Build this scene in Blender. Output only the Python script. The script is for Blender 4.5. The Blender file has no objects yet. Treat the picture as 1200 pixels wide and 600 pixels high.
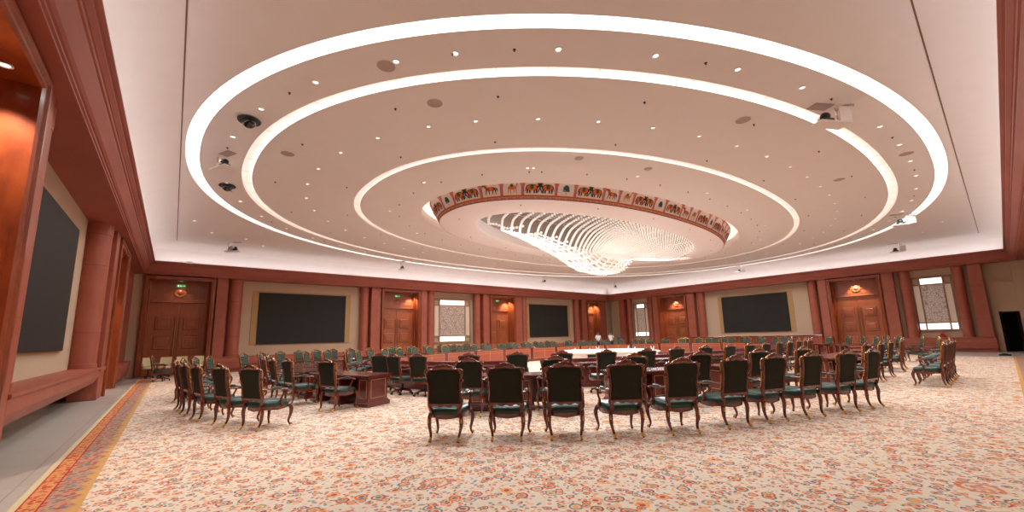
import bpy, math, random
from mathutils import Vector, Matrix
random.seed(7)
PI = math.pi
sc = bpy.context.scene
COL = sc.collection
CX, CY = 17.05, 12.95          # centre of the hall
XL, XB, YA, YR = -1.57, 35.67, 26.9, -1.07   # pilaster planes of the four walls
ZC = 6.63                      # flat ceiling

# ------------------------------------------------------------------ materials
def s2l(c):
    return tuple(((v/255)/12.92 if v/255 <= .04045 else ((v/255+.055)/1.055)**2.4) for v in c)
MATS = {}
def newmat(name):
    m = bpy.data.materials.new(name); m.use_nodes = True; MATS[name] = m
    return m, m.node_tree.nodes, m.node_tree.links, m.node_tree.nodes['Principled BSDF']
def mat(name, rgb, rough=.5, metal=0., spec=.5, var=0., scale=6., rgb2=None, stretch=(1,1,1), coat=0., bump=0., detail=4):
    m, N, L, b = newmat(name)
    c = s2l(rgb)
    b.inputs['Roughness'].default_value = rough; b.inputs['Metallic'].default_value = metal
    b.inputs['Specular IOR Level'].default_value = spec; b.inputs['Coat Weight'].default_value = coat
    b.inputs['Coat Roughness'].default_value = .12
    b.inputs['Base Color'].default_value = (*c, 1)
    tc = N.new('ShaderNodeTexCoord'); mp = N.new('ShaderNodeMapping'); L.new(tc.outputs['Object'], mp.inputs[0])
    mp.inputs['Scale'].default_value = stretch
    nz = N.new('ShaderNodeTexNoise'); nz.inputs['Scale'].default_value = scale; nz.inputs['Detail'].default_value = detail
    nz.inputs['Roughness'].default_value = .65
    L.new(mp.outputs[0], nz.inputs[0])
    cr = N.new('ShaderNodeValToRGB'); cr.color_ramp.elements[0].position = .3; cr.color_ramp.elements[1].position = .7
    c2 = s2l(rgb2) if rgb2 else tuple(min(1, v*(1+var)) for v in c)
    c1 = c if rgb2 else tuple(v*(1-var) for v in c)
    cr.color_ramp.elements[0].color = (*c1, 1); cr.color_ramp.elements[1].color = (*c2, 1)
    L.new(nz.outputs[0], cr.inputs[0]); L.new(cr.outputs[0], b.inputs['Base Color'])
    if bump:
        bp = N.new('ShaderNodeBump'); bp.inputs['Strength'].default_value = bump; bp.inputs['Distance'].default_value = .02
        L.new(nz.outputs[0], bp.inputs['Height']); L.new(bp.outputs[0], b.inputs['Normal'])
    return m
def emit(name, rgb, strength):
    m, N, L, b = newmat(name)
    b.inputs['Base Color'].default_value = (*s2l(rgb), 1)
    b.inputs['Emission Color'].default_value = (*s2l(rgb), 1); b.inputs['Emission Strength'].default_value = strength
    nz = N.new('ShaderNodeTexNoise'); nz.inputs['Scale'].default_value = 3
    mr = N.new('ShaderNodeMapRange'); mr.inputs[3].default_value = strength*.9; mr.inputs[4].default_value = strength*1.1
    L.new(nz.outputs[0], mr.inputs[0]); L.new(mr.outputs[0], b.inputs['Emission Strength'])
    return m

def stone_mat(name, rgb, rgb2, joint=None, rough=.45, jw=1.9):
    """polished stone with faint veins and thin joints every jw metres of height"""
    m = mat(name, rgb, rough=rough, rgb2=rgb2, scale=2.2, detail=9)
    N, L = m.node_tree.nodes, m.node_tree.links; b = N['Principled BSDF']
    cur = b.inputs['Base Color'].links[0].from_socket
    tc = [n for n in N if n.type == 'TEX_COORD'][0]
    sp = N.new('ShaderNodeSeparateXYZ'); L.new(tc.outputs['Object'], sp.inputs[0])
    md = N.new('ShaderNodeMath'); md.operation = 'MODULO'; L.new(sp.outputs[2], md.inputs[0]); md.inputs[1].default_value = jw
    lt = N.new('ShaderNodeMath'); lt.operation = 'LESS_THAN'; L.new(md.outputs[0], lt.inputs[0]); lt.inputs[1].default_value = .012
    mx = N.new('ShaderNodeMix'); mx.data_type = 'RGBA'; L.new(lt.outputs[0], mx.inputs[0]); L.new(cur, mx.inputs[6])
    mx.inputs[7].default_value = (*[v*.45 for v in s2l(rgb)], 1); L.new(mx.outputs[2], b.inputs['Base Color'])
    return m
M_stone = stone_mat('red_stone', (152,76,57), (168,90,68))
M_stone_d = mat('red_stone_cornice', (146,72,56), rough=.5, rgb2=(164,86,68), scale=1.6, detail=8, stretch=(.4,.4,2))
M_beige = mat('beige_plaster', (188,160,134), rough=.85, rgb2=(195,167,141), scale=18)
M_burl = mat('burl_wood', (118,50,24), rough=.32, rgb2=(160,76,38), scale=5, detail=10, stretch=(1,1,.35), coat=.3)
M_dwood = mat('door_wood', (146,76,46), rough=.38, rgb2=(172,94,56), scale=7, detail=9, stretch=(2,2,.25), coat=.2)
M_chwood = mat('chair_mahogany', (78,26,17), rough=.2, rgb2=(122,50,27), scale=14, detail=6, coat=.6)
M_desk = mat('desk_rosewood', (88,30,28), rough=.25, rgb2=(116,44,38), scale=5, detail=8, stretch=(1,1,3), coat=.5)
M_deskp = mat('desk_panel', (132,56,40), rough=.3, rgb2=(156,72,50), scale=7, detail=8, stretch=(5,5,.5), coat=.4)
M_ldesk = mat('desk_inlay', (196,140,84), rough=.35, var=.08)
M_green = mat('green_leather', (14,46,37), rough=.34, rgb2=(22,62,50), scale=30, spec=.5)
M_olive = mat('dark_back_cloth', (38,40,30), rough=.85, rgb2=(46,47,36), scale=60, spec=.25)
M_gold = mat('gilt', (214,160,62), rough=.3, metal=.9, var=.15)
M_bronze = mat('bronze_bar', (150,98,56), rough=.35, metal=.6, var=.1)
M_ceil = mat('ceiling_paint', (230,219,214), rough=.9, rgb2=(233,222,217), scale=2)
M_cove = mat('cove_plaster', (228,216,210), rough=.9, rgb2=(231,219,213), scale=2)
M_drum = mat('drum_paint', (230,216,212), rough=.9, rgb2=(232,218,214), scale=2)
M_black = mat('screen_black', (36,33,30), rough=.65, rgb2=(40,36,33), scale=2, spec=.3)
M_frame = mat('gold_beige_frame', (176,136,86), rough=.5, var=.06)
M_floor = None
M_white = mat('white_enamel', (236,234,230), rough=.4, var=.02)
M_wtable = mat('white_table_top', (240,238,230), rough=.35, var=.02)
M_dev = mat('black_plastic', (22,22,24), rough=.4, var=.1)
M_grille = emit('grille_painted_glow', (240,222,212), .34)  # grille's lit look painted in as emission; the grille is no lamp
M_vent = mat('vent_grey', (178,156,146), rough=.8, var=.08)
M_chrome = mat('chrome', (210,210,212), rough=.15, metal=1., var=.03)
M_cream = mat('cream_leather', (216,198,150), rough=.5, rgb2=(224,206,160), scale=25)
M_red = mat('red_cloth', (176,32,30), rough=.7, var=.1)
M_skin = mat('skin', (150,104,80), rough=.6, var=.05)
M_hair = mat('hair_black', (22,18,16), rough=.6, var=.1)
M_shirt = mat('white_shirt', (228,228,230), rough=.8, var=.03)
M_trous = mat('dark_trousers', (30,32,44), rough=.8, var=.1)
M_passage_shade = mat('passage_shade', (12,11,11), rough=.9, var=.1)  # near-black colour standing for the unlit depth of the passage
M_led = emit('cove_led', (238,246,250), 5.0)
M_ring = emit('ring_light', (250,244,240), .9)
M_ring_s = emit('ring_light_warm', (250,232,220), .5)
M_bead = emit('crystal_bead', (255,246,238), .12)
M_lampg = emit('downlight_glass', (255,250,246), .9)
M_winl = emit('backlit_glass', (255,236,226), .75)
M_exit = emit('exit_green', (30,150,60), .35)
M_exitw = emit('exit_white', (210,250,220), .45)
M_scrblue = emit('monitor_blue', (16,36,80), .12)
M_gmirror = mat('grey_ceiling_mirror', (150,140,134), rough=.25, metal=.4, var=.05)

def tuft_mat():
    m = mat('tufted_green_leather', (12,40,32), rough=.38, rgb2=(17,50,40), scale=30)
    N, L = m.node_tree.nodes, m.node_tree.links; b = N['Principled BSDF']
    cur = b.inputs['Base Color'].links[0].from_socket
    tc = [n for n in N if n.type == 'TEX_COORD'][0]; sp = N.new('ShaderNodeSeparateXYZ'); L.new(tc.outputs['Object'], sp.inputs[0])
    def M(op, a, c=None):
        n = N.new('ShaderNodeMath'); n.operation = op
        for i, v in enumerate((a, c)):
            if v is None: continue
            if isinstance(v, (int, float)): n.inputs[i].default_value = v
            else: L.new(v, n.inputs[i])
        return n.outputs[0]
    ds = []
    for o in ('ADD', 'SUBTRACT'):      # pale dots at the crossings of the diamond seams
        f = M('FRACT', M('ADD', M('MULTIPLY', M(o, sp.outputs[0], sp.outputs[2]), 9.), 100)); ds.append(M('ABSOLUTE', M('SUBTRACT', f, .5)))
    r = M('SQRT', M('ADD', M('MULTIPLY', ds[0], ds[0]), M('MULTIPLY', ds[1], ds[1])))
    mx = N.new('ShaderNodeMix'); mx.data_type = 'RGBA'; L.new(M('LESS_THAN', r, .17), mx.inputs[0]); L.new(cur, mx.inputs[6]); mx.inputs[7].default_value = (*s2l((150,160,120)), 1)
    L.new(mx.outputs[2], b.inputs['Base Color']); return m
M_tuft = tuft_mat()
def lattice_mat():
    m, N, L, b = newmat('lattice_screen')
    tc = N.new('ShaderNodeTexCoord'); mp = N.new('ShaderNodeMapping'); L.new(tc.outputs['Object'], mp.inputs[0])
    sp = N.new('ShaderNodeSeparateXYZ'); L.new(mp.outputs[0], sp.inputs[0])
    cb = N.new('ShaderNodeCombineXYZ'); L.new(sp.outputs[0], cb.inputs[0]); L.new(sp.outputs[2], cb.inputs[1])
    v = N.new('ShaderNodeTexVoronoi'); v.feature = 'DISTANCE_TO_EDGE'; v.inputs['Scale'].default_value = 9; v.inputs['Randomness'].default_value = .6
    L.new(cb.outputs[0], v.inputs[0])
    lt = N.new('ShaderNodeMath'); lt.operation = 'LESS_THAN'; L.new(v.outputs['Distance'], lt.inputs[0]); lt.inputs[1].default_value = .08
    mx = N.new('ShaderNodeMix'); mx.data_type = 'RGBA'; L.new(lt.outputs[0], mx.inputs[0])
    mx.inputs[6].default_value = (*s2l((196,172,158)), 1); mx.inputs[7].default_value = (*s2l((160,130,110)), 1)
    L.new(mx.outputs[2], b.inputs['Base Color']); b.inputs['Roughness'].default_value = .8
    b.inputs['Emission Color'].default_value = (1,.9,.84,1)
    iv = N.new('ShaderNodeMath'); iv.operation = 'MULTIPLY_ADD'; L.new(lt.outputs[0], iv.inputs[0]); iv.inputs[1].default_value = -.05; iv.inputs[2].default_value = .06
    L.new(iv.outputs[0], b.inputs['Emission Strength'])
    return m
M_lattice = lattice_mat()
M_frame2 = mat('tracery_beige', (158,128,104), rough=.7, var=.05)
M_side = emit('side_pane_glow', (206,180,160), .10)

def floor_stone():
    m, N, L, b = newmat('pale_floor_stone')
    tc = N.new('ShaderNodeTexCoord')
    br = N.new('ShaderNodeTexBrick'); L.new(tc.outputs['Object'], br.inputs[0])
    br.offset = 0; br.inputs['Scale'].default_value = 1.; br.inputs['Mortar Size'].default_value = .006
    br.inputs['Brick Width'].default_value = 1.2; br.inputs['Row Height'].default_value = 1.2
    for i, c in ((1,(186,176,166)), (2,(192,184,174)), (3,(150,140,130))): br.inputs[i].default_value = (*s2l(c), 1)
    L.new(br.outputs[0], b.inputs['Base Color']); b.inputs['Roughness'].default_value = .3
    return m
M_floor = floor_stone()

def carpet_mat():
    m, N, L, b = newmat('floral_carpet')
    b.inputs['Roughness'].default_value = .95; b.inputs['Specular IOR Level'].default_value = .1
    tc = N.new('ShaderNodeTexCoord'); P = tc.outputs['Object']
    def math_(op, a, c=None, d=None):
        n = N.new('ShaderNodeMath'); n.operation = op
        for i, v in enumerate((a, c, d)):
            if v is None: continue
            if isinstance(v, (int, float)): n.inputs[i].default_value = v
            else: L.new(v, n.inputs[i])
        return n.outputs[0]
    def mix(f, a, c):
        n = N.new('ShaderNodeMix'); n.data_type = 'RGBA'
        if isinstance(f, (int, float)): n.inputs[0].default_value = f
        else: L.new(f, n.inputs[0])
        for i, v in ((6, a), (7, c)):
            if isinstance(v, tuple): n.inputs[i].default_value = (*s2l(v), 1)
            else: L.new(v, n.inputs[i])
        return n.outputs[2]
    # warped coordinates so that motifs are irregular
    nz = N.new('ShaderNodeTexNoise'); nz.inputs['Scale'].default_value = 7; nz.inputs['Detail'].default_value = 3; L.new(P, nz.inputs[0])
    vs = N.new('ShaderNodeVectorMath'); vs.operation = 'SCALE'; L.new(nz.outputs[1], vs.inputs[0]); vs.inputs['Scale'].default_value = .045
    va = N.new('ShaderNodeVectorMath'); va.operation = 'ADD'; L.new(P, va.inputs[0]); L.new(vs.outputs[0], va.inputs[1])
    W = va.outputs[0]
    # ground
    g = N.new('ShaderNodeTexNoise'); g.inputs['Scale'].default_value = 26; L.new(P, g.inputs[0])
    base = mix(g.outputs[0], (222,207,188), (234,220,202))
    # vines : thin contour bands of noise
    vn = N.new('ShaderNodeTexNoise'); vn.inputs['Scale'].default_value = 2.1; vn.inputs['Detail'].default_value = 1; L.new(P, vn.inputs[0])
    fr = math_('FRACT', math_('MULTIPLY', vn.outputs[0], 9))
    vine = math_('LESS_THAN', math_('ABSOLUTE', math_('SUBTRACT', fr, .5)), .055)
    base = mix(math_('MULTIPLY', vine, .6), base, (228,164,118))
    def ramp(col, cols):
        cr = N.new('ShaderNodeValToRGB'); cr.color_ramp.interpolation = 'CONSTANT'
        el = cr.color_ramp.elements
        while len(el) < len(cols): el.new(1)
        for i, c in enumerate(cols):
            el[i].position = i/len(cols); el[i].color = (*s2l(c), 1)
        L.new(col, cr.inputs[0]); return cr.outputs[0]
    def layer(base, scale, r, cols, seed, keep, petal=True):
        mp = N.new('ShaderNodeMapping'); mp.inputs['Location'].default_value = (seed, seed*.7, 0); L.new(W, mp.inputs[0])
        v = N.new('ShaderNodeTexVoronoi'); v.voronoi_dimensions = '2D'; v.inputs['Scale'].default_value = scale; v.inputs['Randomness'].default_value = .85
        L.new(mp.outputs[0], v.inputs[0])
        sp = N.new('ShaderNodeSeparateColor'); L.new(v.outputs['Color'], sp.inputs[0])
        d = v.outputs['Distance']
        on = math_('GREATER_THAN', sp.outputs[2], 1-keep)
        m1 = math_('MULTIPLY', math_('LESS_THAN', d, r), on)
        c = mix(m1, base, ramp(sp.outputs[0], cols))
        if petal:   # pale ring then coloured heart
            m2 = math_('MULTIPLY', math_('LESS_THAN', d, r*.72), on)
            c = mix(m2, c, ramp(sp.outputs[1], [(232,196,150), (238,170,110), (226,206,176)]))
            m3 = math_('MULTIPLY', math_('LESS_THAN', d, r*.42), on)
            c = mix(m3, c, ramp(sp.outputs[0], cols[1:]+cols[:1]))
        return c
    A = [(206,104,88), (112,124,146), (234,164,112), (188,88,92), (140,164,158), (230,148,110), (152,92,104), (116,134,140)]
    base = layer(base, .62, .10, [(216,138,116), (228,162,130), (208,126,112)], 12.3, .55)
    base = layer(base, 12.5, .26, [(226,158,126), (160,160,158), (214,128,108), (236,188,140), (180,138,138)], 3.1, .55, False)
    base = layer(base, 4.6, .29, A, 0, .55)
    base = layer(base, 7.4, .29, A[::-1], 7.7, .5)
    base = layer(base, 21, .30, [(216,124,100), (120,130,142), (234,168,116), (200,100,88)], 5.5, .35, False)
    # borders along the window side walls (left: x = -1.05 .. -0.54)
    sx = N.new('ShaderNodeSeparateXYZ'); L.new(P, sx.inputs[0]); X, Y = sx.outputs[0], sx.outputs[1]
    v = N.new('ShaderNodeTexVoronoi'); v.inputs['Scale'].default_value = 18; v.inputs['Randomness'].default_value = .8; L.new(W, v.inputs[0])
    sp = N.new('ShaderNodeSeparateColor'); L.new(v.outputs['Color'], sp.inputs[0])
    band1 = mix(math_('LESS_THAN', v.outputs['Distance'], .45), (214,150,96), ramp(sp.outputs[0], [(190,70,60), (204,96,74), (176,64,62), (206,136,96)]))
    v2 = N.new('ShaderNodeTexVoronoi'); v2.inputs['Scale'].default_value = 17; L.new(W, v2.inputs[0])
    sp2 = N.new('ShaderNodeSeparateColor'); L.new(v2.outputs['Color'], sp2.inputs[0])
    band2 = mix(math_('LESS_THAN', v2.outputs['Distance'], .5), (186,146,122), ramp(sp2.outputs[0], [(118,120,126), (176,78,66), (130,128,126), (196,130,96), (140,118,116), (184,98,82)]))
    # zig-zag between the blue band and the gold edge
    zz = math_('PINGPONG', math_('MULTIPLY', Y, 1.), .16)
    def edge(base, D, k=1.):   # D = distance from the outer edge of the carpet
        c = base
        c = mix(math_('LESS_THAN', D, math_('ADD', .40*k, math_('MULTIPLY', zz, .5))), c, (222,170,84)) if False else c
        c = mix(math_('LESS_THAN', D, .52*k), c, (206,158,98))
        c = mix(math_('LESS_THAN', D, math_('ADD', .41*k, math_('MULTIPLY', zz, .5*k))), c, band2)
        c = mix(math_('LESS_THAN', D, .22*k), c, (188,48,42))
        c = mix(math_('LESS_THAN', D, .205*k), c, band1)
        c = mix(math_('LESS_THAN', D, .075*k), c, (196,60,46))
        c = mix(math_('LESS_THAN', D, .06*k), c, (214,196,160))
        return c
    base = edge(base, math_('ADD', X, 1.07))
    base = edge(base, math_('ADD', Y, .72), 1.3)
    L.new(base, b.inputs['Base Color'])
    bp = N.new('ShaderNodeBump'); bp.inputs['Strength'].default_value = .25; bp.inputs['Distance'].default_value = .01
    fn = N.new('ShaderNodeTexNoise'); fn.inputs['Scale'].default_value = 300; L.new(P, fn.inputs[0]); L.new(fn.outputs[0], bp.inputs['Height']); L.new(bp.outputs[0], b.inputs['Normal'])
    return m
M_carpet = carpet_mat()

# ------------------------------------------------------------------ mesh builder
class MB:
    def __init__(s): s.v = []; s.f = []; s.mi = []; s.cur = 0
    def add(s, vs, fs):
        o = len(s.v); s.v += [tuple(v) for v in vs]
        for f in fs: s.f.append(tuple(i+o for i in f)); s.mi.append(s.cur)
        return s
    def box(s, x0, x1, y0, y1, z0, z1):
        return s.add([(x0,y0,z0),(x1,y0,z0),(x1,y1,z0),(x0,y1,z0),(x0,y0,z1),(x1,y0,z1),(x1,y1,z1),(x0,y1,z1)],
                     [(0,3,2,1),(4,5,6,7),(0,1,5,4),(1,2,6,5),(2,3,7,6),(3,0,4,7)])
    def cbox(s, x0, x1, y0, y1, z0, z1, c=.01):
        """box with chamfered edges"""
        vs = []; 
        for z, i in ((z0, c), (z0+c, 0), (z1-c, 0), (z1, c)):
            vs += [(x0+c+i,y0+i,z),(x1-c-i,y0+i,z),(x1-i,y0+c+i,z),(x1-i,y1-c-i,z),(x1-c-i,y1-i,z),(x0+c+i,y1-i,z),(x0+i,y1-c-i,z),(x0+i,y0+c+i,z)]
        fs = [tuple(range(7,-1,-1)), tuple(range(24,32))]
        for r in range(3):
            for k in range(8): a = r*8+k; b2 = r*8+(k+1)%8; fs.append((a, b2, b2+8, a+8))
        return s.add(vs, fs)
    def prism(s, poly, fn0, fn1):
        """poly 2-D points; fn0/fn1 map a 2-D point to 3-D for the two caps"""
        n = len(poly); vs = [fn0(*p) for p in poly]+[fn1(*p) for p in poly]
        fs = [tuple(range(n-1,-1,-1)), tuple(range(n, 2*n))]+[(i, (i+1)%n, n+(i+1)%n, n+i) for i in range(n)]
        return s.add(vs, fs)
    def tube(s, path, rad, seg=8, flat=1.):
        path = [Vector(p) for p in path]; n = len(path)
        if not isinstance(rad, (list, tuple)): rad = [rad]*n
        vs = []; fs = []
        up = None
        for i, p in enumerate(path):
            t = (path[min(i+1, n-1)]-path[max(i-1, 0)]).normalized()
            if up is None: up = Vector((0,0,1)) if abs(t.z) < .9 else Vector((0,1,0))
            a = t.cross(up); a = a.normalized() if a.length > 1e-6 else Vector((1,0,0)); up = a.cross(t).normalized()
            for k in range(seg):
                w = 2*PI*k/seg; vs.append(p+a*math.cos(w)*rad[i]+up*math.sin(w)*rad[i]*flat)
        for i in range(n-1):
            for k in range(seg):
                a = i*seg+k; b2 = i*seg+(k+1)%seg; fs.append((a, b2, b2+seg, a+seg))
        fs += [tuple(range(seg-1,-1,-1)), tuple(range((n-1)*seg, n*seg))]
        return s.add(vs, fs)
    def lathe(s, prof, seg=16, c=(0,0,0)):
        vs = []; fs = []
        for r, z in prof:
            for k in range(seg):
                w = 2*PI*k/seg; vs.append((c[0]+r*math.cos(w), c[1]+r*math.sin(w), c[2]+z))
        for i in range(len(prof)-1):
            for k in range(seg):
                a = i*seg+k; b2 = i*seg+(k+1)%seg; fs.append((a, b2, b2+seg, a+seg))
        fs += [tuple(range(seg-1,-1,-1)), tuple(range((len(prof)-1)*seg, len(prof)*seg))]
        return s.add(vs, fs)
    def ell(s, c, r, seg=10, rings=6):
        pr = [(math.sin(PI*i/rings), -math.cos(PI*i/rings)) for i in range(rings+1)]
        vs = []; fs = []
        for a, z in pr:
            a = max(a, .001)
            for k in range(seg):
                w = 2*PI*k/seg; vs.append((c[0]+r[0]*a*math.cos(w), c[1]+r[1]*a*math.sin(w), c[2]+r[2]*z))
        for i in range(rings):
            for k in range(seg):
                a = i*seg+k; b2 = i*seg+(k+1)%seg; fs.append((a, b2, b2+seg, a+seg))
        return s.add(vs, fs)
    def loft(s, loops, close=True, cap=False):
        n = len(loops[0]); vs = [p for l in loops for p in l]; fs = []
        for i in range(len(loops)-1):
            for k in range(n if close else n-1):
                a = i*n+k; b2 = i*n+(k+1)%n; fs.append((a, b2, b2+n, a+n))
        if cap: fs += [tuple(range(n-1,-1,-1)), tuple(range((len(loops)-1)*n, len(loops)*n))]
        return s.add(vs, fs)
    def build(s, name, mats, parent=None, smooth=False, bevel=0.):
        me = bpy.data.meshes.new(name); me.from_pydata(s.v, [], s.f); me.validate()
        if not isinstance(mats, (list, tuple)): mats = [mats]
        for m in mats: me.materials.append(m)
        if len(mats) > 1 and len(me.polygons) == len(s.mi):
            me.polygons.foreach_set('material_index', s.mi)
        if smooth:
            me.shade_smooth() if hasattr(me, 'shade_smooth') else me.polygons.foreach_set('use_smooth', [True]*len(me.polygons))
            try: me.set_sharp_from_angle(angle=math.radians(48))
            except Exception: pass
        me.update()
        o = bpy.data.objects.new(name, me); COL.objects.link(o)
        if parent: o.parent = parent
        if bevel:
            md = o.modifiers.new('bevel', 'BEVEL'); md.width = bevel; md.segments = 2; md.limit_method = 'ANGLE'
        return o
def tag(o, label=None, cat=None, group=None, kind=None):
    if label: o['label'] = label
    if cat: o['category'] = cat
    if group: o['group'] = group
    if kind: o['kind'] = kind
    return o
def thing(name, label, cat, loc=(0,0,0), rz=0., group=None, kind=None):
    o = bpy.data.objects.new(name, None); COL.objects.link(o); o.empty_display_size = .2
    o.location = loc; o.rotation_euler = (0,0,rz)
    return tag(o, label, cat, group, kind)
def copy_tree(o, parent=None):
    c = o.copy(); COL.objects.link(c)
    if parent: c.parent = parent
    for ch in list(o.children): copy_tree(ch, c)
    return c

# ------------------------------------------------------------------ camera
cam = bpy.data.objects.new('camera', bpy.data.cameras.new('camera')); COL.objects.link(cam); sc.camera = cam
R_ = Vector((0.77053156, -0.63692767, -0.02458167)); U_ = Vector((-0.07901949, -0.13372061, 0.98786371)); F_ = Vector((0.63248481, 0.75923773, 0.15336565))
mw = Matrix((( R_.x, U_.x, -F_.x, 0), (R_.y, U_.y, -F_.y, 0), (R_.z, U_.z, -F_.z, 1.5), (0,0,0,1)))
cam.matrix_world = mw
cam.data.sensor_width = 36; cam.data.lens = 474.3487/1200*36; cam.data.shift_y = 21.345/1200
cam.data.clip_start = .05; cam.data.clip_end = 200

# ------------------------------------------------------------------ superellipse helpers
def se(a, b, t, n=2.2):
    c, s_ = math.cos(t), math.sin(t)
    return (CX+a*math.copysign(abs(c)**(2/n), c), CY+b*math.copysign(abs(s_)**(2/n), s_))
def se_loop(a, b, z, N=256, n=2.2):
    return [(*se(a, b, 2*PI*k/N, n), z) for k in range(N)]
def rect_loop(x0, x1, y0, y1, z, N=256):
    out = []
    for k in range(N):
        t = 2*PI*k/N; c, s_ = math.cos(t), math.sin(t); hx, hy = (x1-x0)/2, (y1-y0)/2
        # same angular spacing as the ovals, corners hit exactly
        m = max(abs(c), abs(s_)); out.append(((x0+x1)/2+hx*c/m, (y0+y1)/2+hy*s_/m, z))
    return out
def arc_pts(a, b, step, t0=0., N=4000, n=2.2):
    """points spaced by arc length: (x, y, t)"""
    out = []; last = se(a, b, t0, n); acc = 0.; out.append((*last, t0)); 
    for i in range(1, N):
        t = t0+2*PI*i/N; p = se(a, b, t, n); acc += math.dist(p, last); last = p
        if acc >= step: out.append((*p, t)); acc -= step
    return out
def inward(a, b, x, y, n=2.2):
    dx, dy = (x-CX), (y-CY)
    gx = math.copysign(abs(dx/a)**(n-1)/a, dx); gy = math.copysign(abs(dy/b)**(n-1)/b, dy)
    l = math.hypot(gx, gy); return (-gx/l, -gy/l)

# ------------------------------------------------------------------ floor, carpet, ceiling
mb = MB(); mb.box(XL-1.3, XB+2.5, YR-1.2, YA+2.2, -.3, 0); tag(mb.build('floor', M_floor), kind='structure')
mb = MB(); mb.box(-1.07, 30.2, -.72, 26.35, .0, .012)
tag(mb.build('carpet', M_carpet), 'huge cream floral carpet with red patterned border covering the hall floor', 'carpet')

Z1, Z2, Z3 = 6.632, 6.634, 6.636
R1o, R1i = (17.2,12.5), (16.9,12.2)
R2o, R2i = (15.9,11.25), (15.63,10.98)
R3o, R3i = (12.5,8.0), (12.28,7.78)
R4 = (10.0,5.35); DR = (9.25,4.53); ZD = 6.32; FL = .40; FH = .76   # the drum side leans outward by FL over the height FH
fx0, fx1, fy0, fy1 = XL+1.33, XB-1.33, YR+1.33, YA-1.33
mb = MB()
mb.loft([rect_loop(fx0, fx1, fy0, fy1, ZC), se_loop(*R1o, ZC), se_loop(*R1o, ZC+.16)])
mb.loft([se_loop(*R1i, Z1), se_loop(*R2o, Z1), se_loop(*R2o, Z1+.12)])
mb.loft([se_loop(*R2i, Z2), se_loop(*R3o, Z2), se_loop(*R3o, Z2+.065)])
mb.loft([se_loop(*R3i, Z3), se_loop(*R4, Z3), se_loop(*R4, ZD+FH)])
tag(mb.build('ceiling', M_ceil, smooth=True), kind='structure')
# the hidden slab above keeps outside light out and carries everything
mb = MB(); mb.box(XL-1.3, XB+2.5, YR-1.2, YA+2.2, 7.6, 7.8); tag(mb.build('ceiling', M_ceil), kind='structure')
# thin expansion joints along the flat ceiling edge
for k, (x0, x1, y0, y1) in enumerate(((fx0-.012, fx0+.012, fy0, fy1), (fx0, fx1, fy0-.012, fy0+.012))):
    mb = MB(); mb.box(x0, x1, y0, y1, ZC-.006, ZC+.004); tag(mb.build('trim_%d' % (70+k), mat('joint_%d' % k, (120,92,76), rough=.9)), kind='structure')

def ring_light(outer, inner, zin, dep, label, m_wall, m_top, grille=False):
    mb = MB(); mb.loft([se_loop(*inner, zin), se_loop(*inner, zin+dep)])
    root = mb.build('light_cove', m_wall, smooth=True)
    tag(root, label, 'cove light', 'concentric oval light troughs')
    mb = MB(); mb.loft([se_loop(*inner, zin+dep), se_loop(*outer, zin+dep)])
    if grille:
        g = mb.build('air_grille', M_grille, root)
        g2 = MB()
        pts = arc_pts((outer[0]+inner[0])/2, (outer[1]+inner[1])/2, 1.05)
        for x, y, t in pts:
            dx, dy = inward((outer[0]+inner[0])/2, (outer[1]+inner[1])/2, x, y); w = (outer[0]-inner[0])/2-.01
            tx, ty = -dy, dx; q = []
            for sa, sb in ((-1,-1),(1,-1),(1,1),(-1,1)): q.append((x+dx*w*sa+tx*.012*sb, y+dy*w*sa+ty*.012*sb, zin+dep-.008))
            g2.add(q+[(a,b_,c+.006) for a,b_,c in q], [(0,1,2,3),(4,7,6,5),(0,4,5,1),(1,5,6,2),(2,6,7,3),(3,7,4,0)])
        g2.build('divider', M_white, g)
    else:
        mb.build('diffuser', m_top, root)
ring_light(R1o, R1i, Z1, .13, 'widest glowing white oval light trough around the whole ceiling', M_ring, M_ring)
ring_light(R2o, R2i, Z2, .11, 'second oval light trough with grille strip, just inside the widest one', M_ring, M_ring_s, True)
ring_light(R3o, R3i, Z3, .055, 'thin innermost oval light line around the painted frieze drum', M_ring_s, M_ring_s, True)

# central drum with painted frieze
HOLE = (7.7, 3.25)
drum = thing('ceiling_drum', 'low oval ceiling drum with painted animal frieze around its side', 'ceiling drum', (0,0,0))
mb = MB(); mb.loft([se_loop(DR[0]+FL, DR[1]+FL, ZD+FH), se_loop(*DR, ZD)]); mb.build('drum_side', mat('frieze_ground', (226,208,198), rough=.9, var=.02), drum, smooth=True)
mb = MB(); mb.loft([se_loop(*DR, ZD), se_loop(HOLE[0], HOLE[1], ZD, n=2.), se_loop(HOLE[0], HOLE[1], ZD+.5, n=2.)]); mb.build('drum_soffit', M_drum, drum)
mb = MB(); mb.loft([se_loop(HOLE[0], HOLE[1], ZD+.5, n=2.), [(CX, CY, ZD+.5)]*256]); mb.build('mirror_plate', M_gmirror, drum)
# glow in the moat around the drum (hidden strip on top of the outer edge)
mb = MB(); mb.loft([se_loop(*R4, ZD+FH), se_loop(DR[0]+FL, DR[1]+FL, ZD+FH)])
tag(mb.build('light_cove', M_ring_s, smooth=True), 'glowing oval moat light around the painted frieze drum', 'cove light')

# ---- frieze painting laid on the drum side
FR = {}
for nm, c in dict(f_pink=(206,130,122), f_red=(198,60,62), f_blue=(78,82,150), f_orange=(226,104,48), f_green=(58,96,60), f_dark=(52,52,60), f_teal=(52,84,92), f_brown=(140,74,44), f_tan=(200,130,70), f_yellow=(222,170,96), f_cream=(230,214,204)).items():
    FR[nm] = mat(nm, c, rough=.9, var=.12, scale=20)
FM = list(FR.values()); FI = {k: i for i, k in enumerate(FR)}
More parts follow.
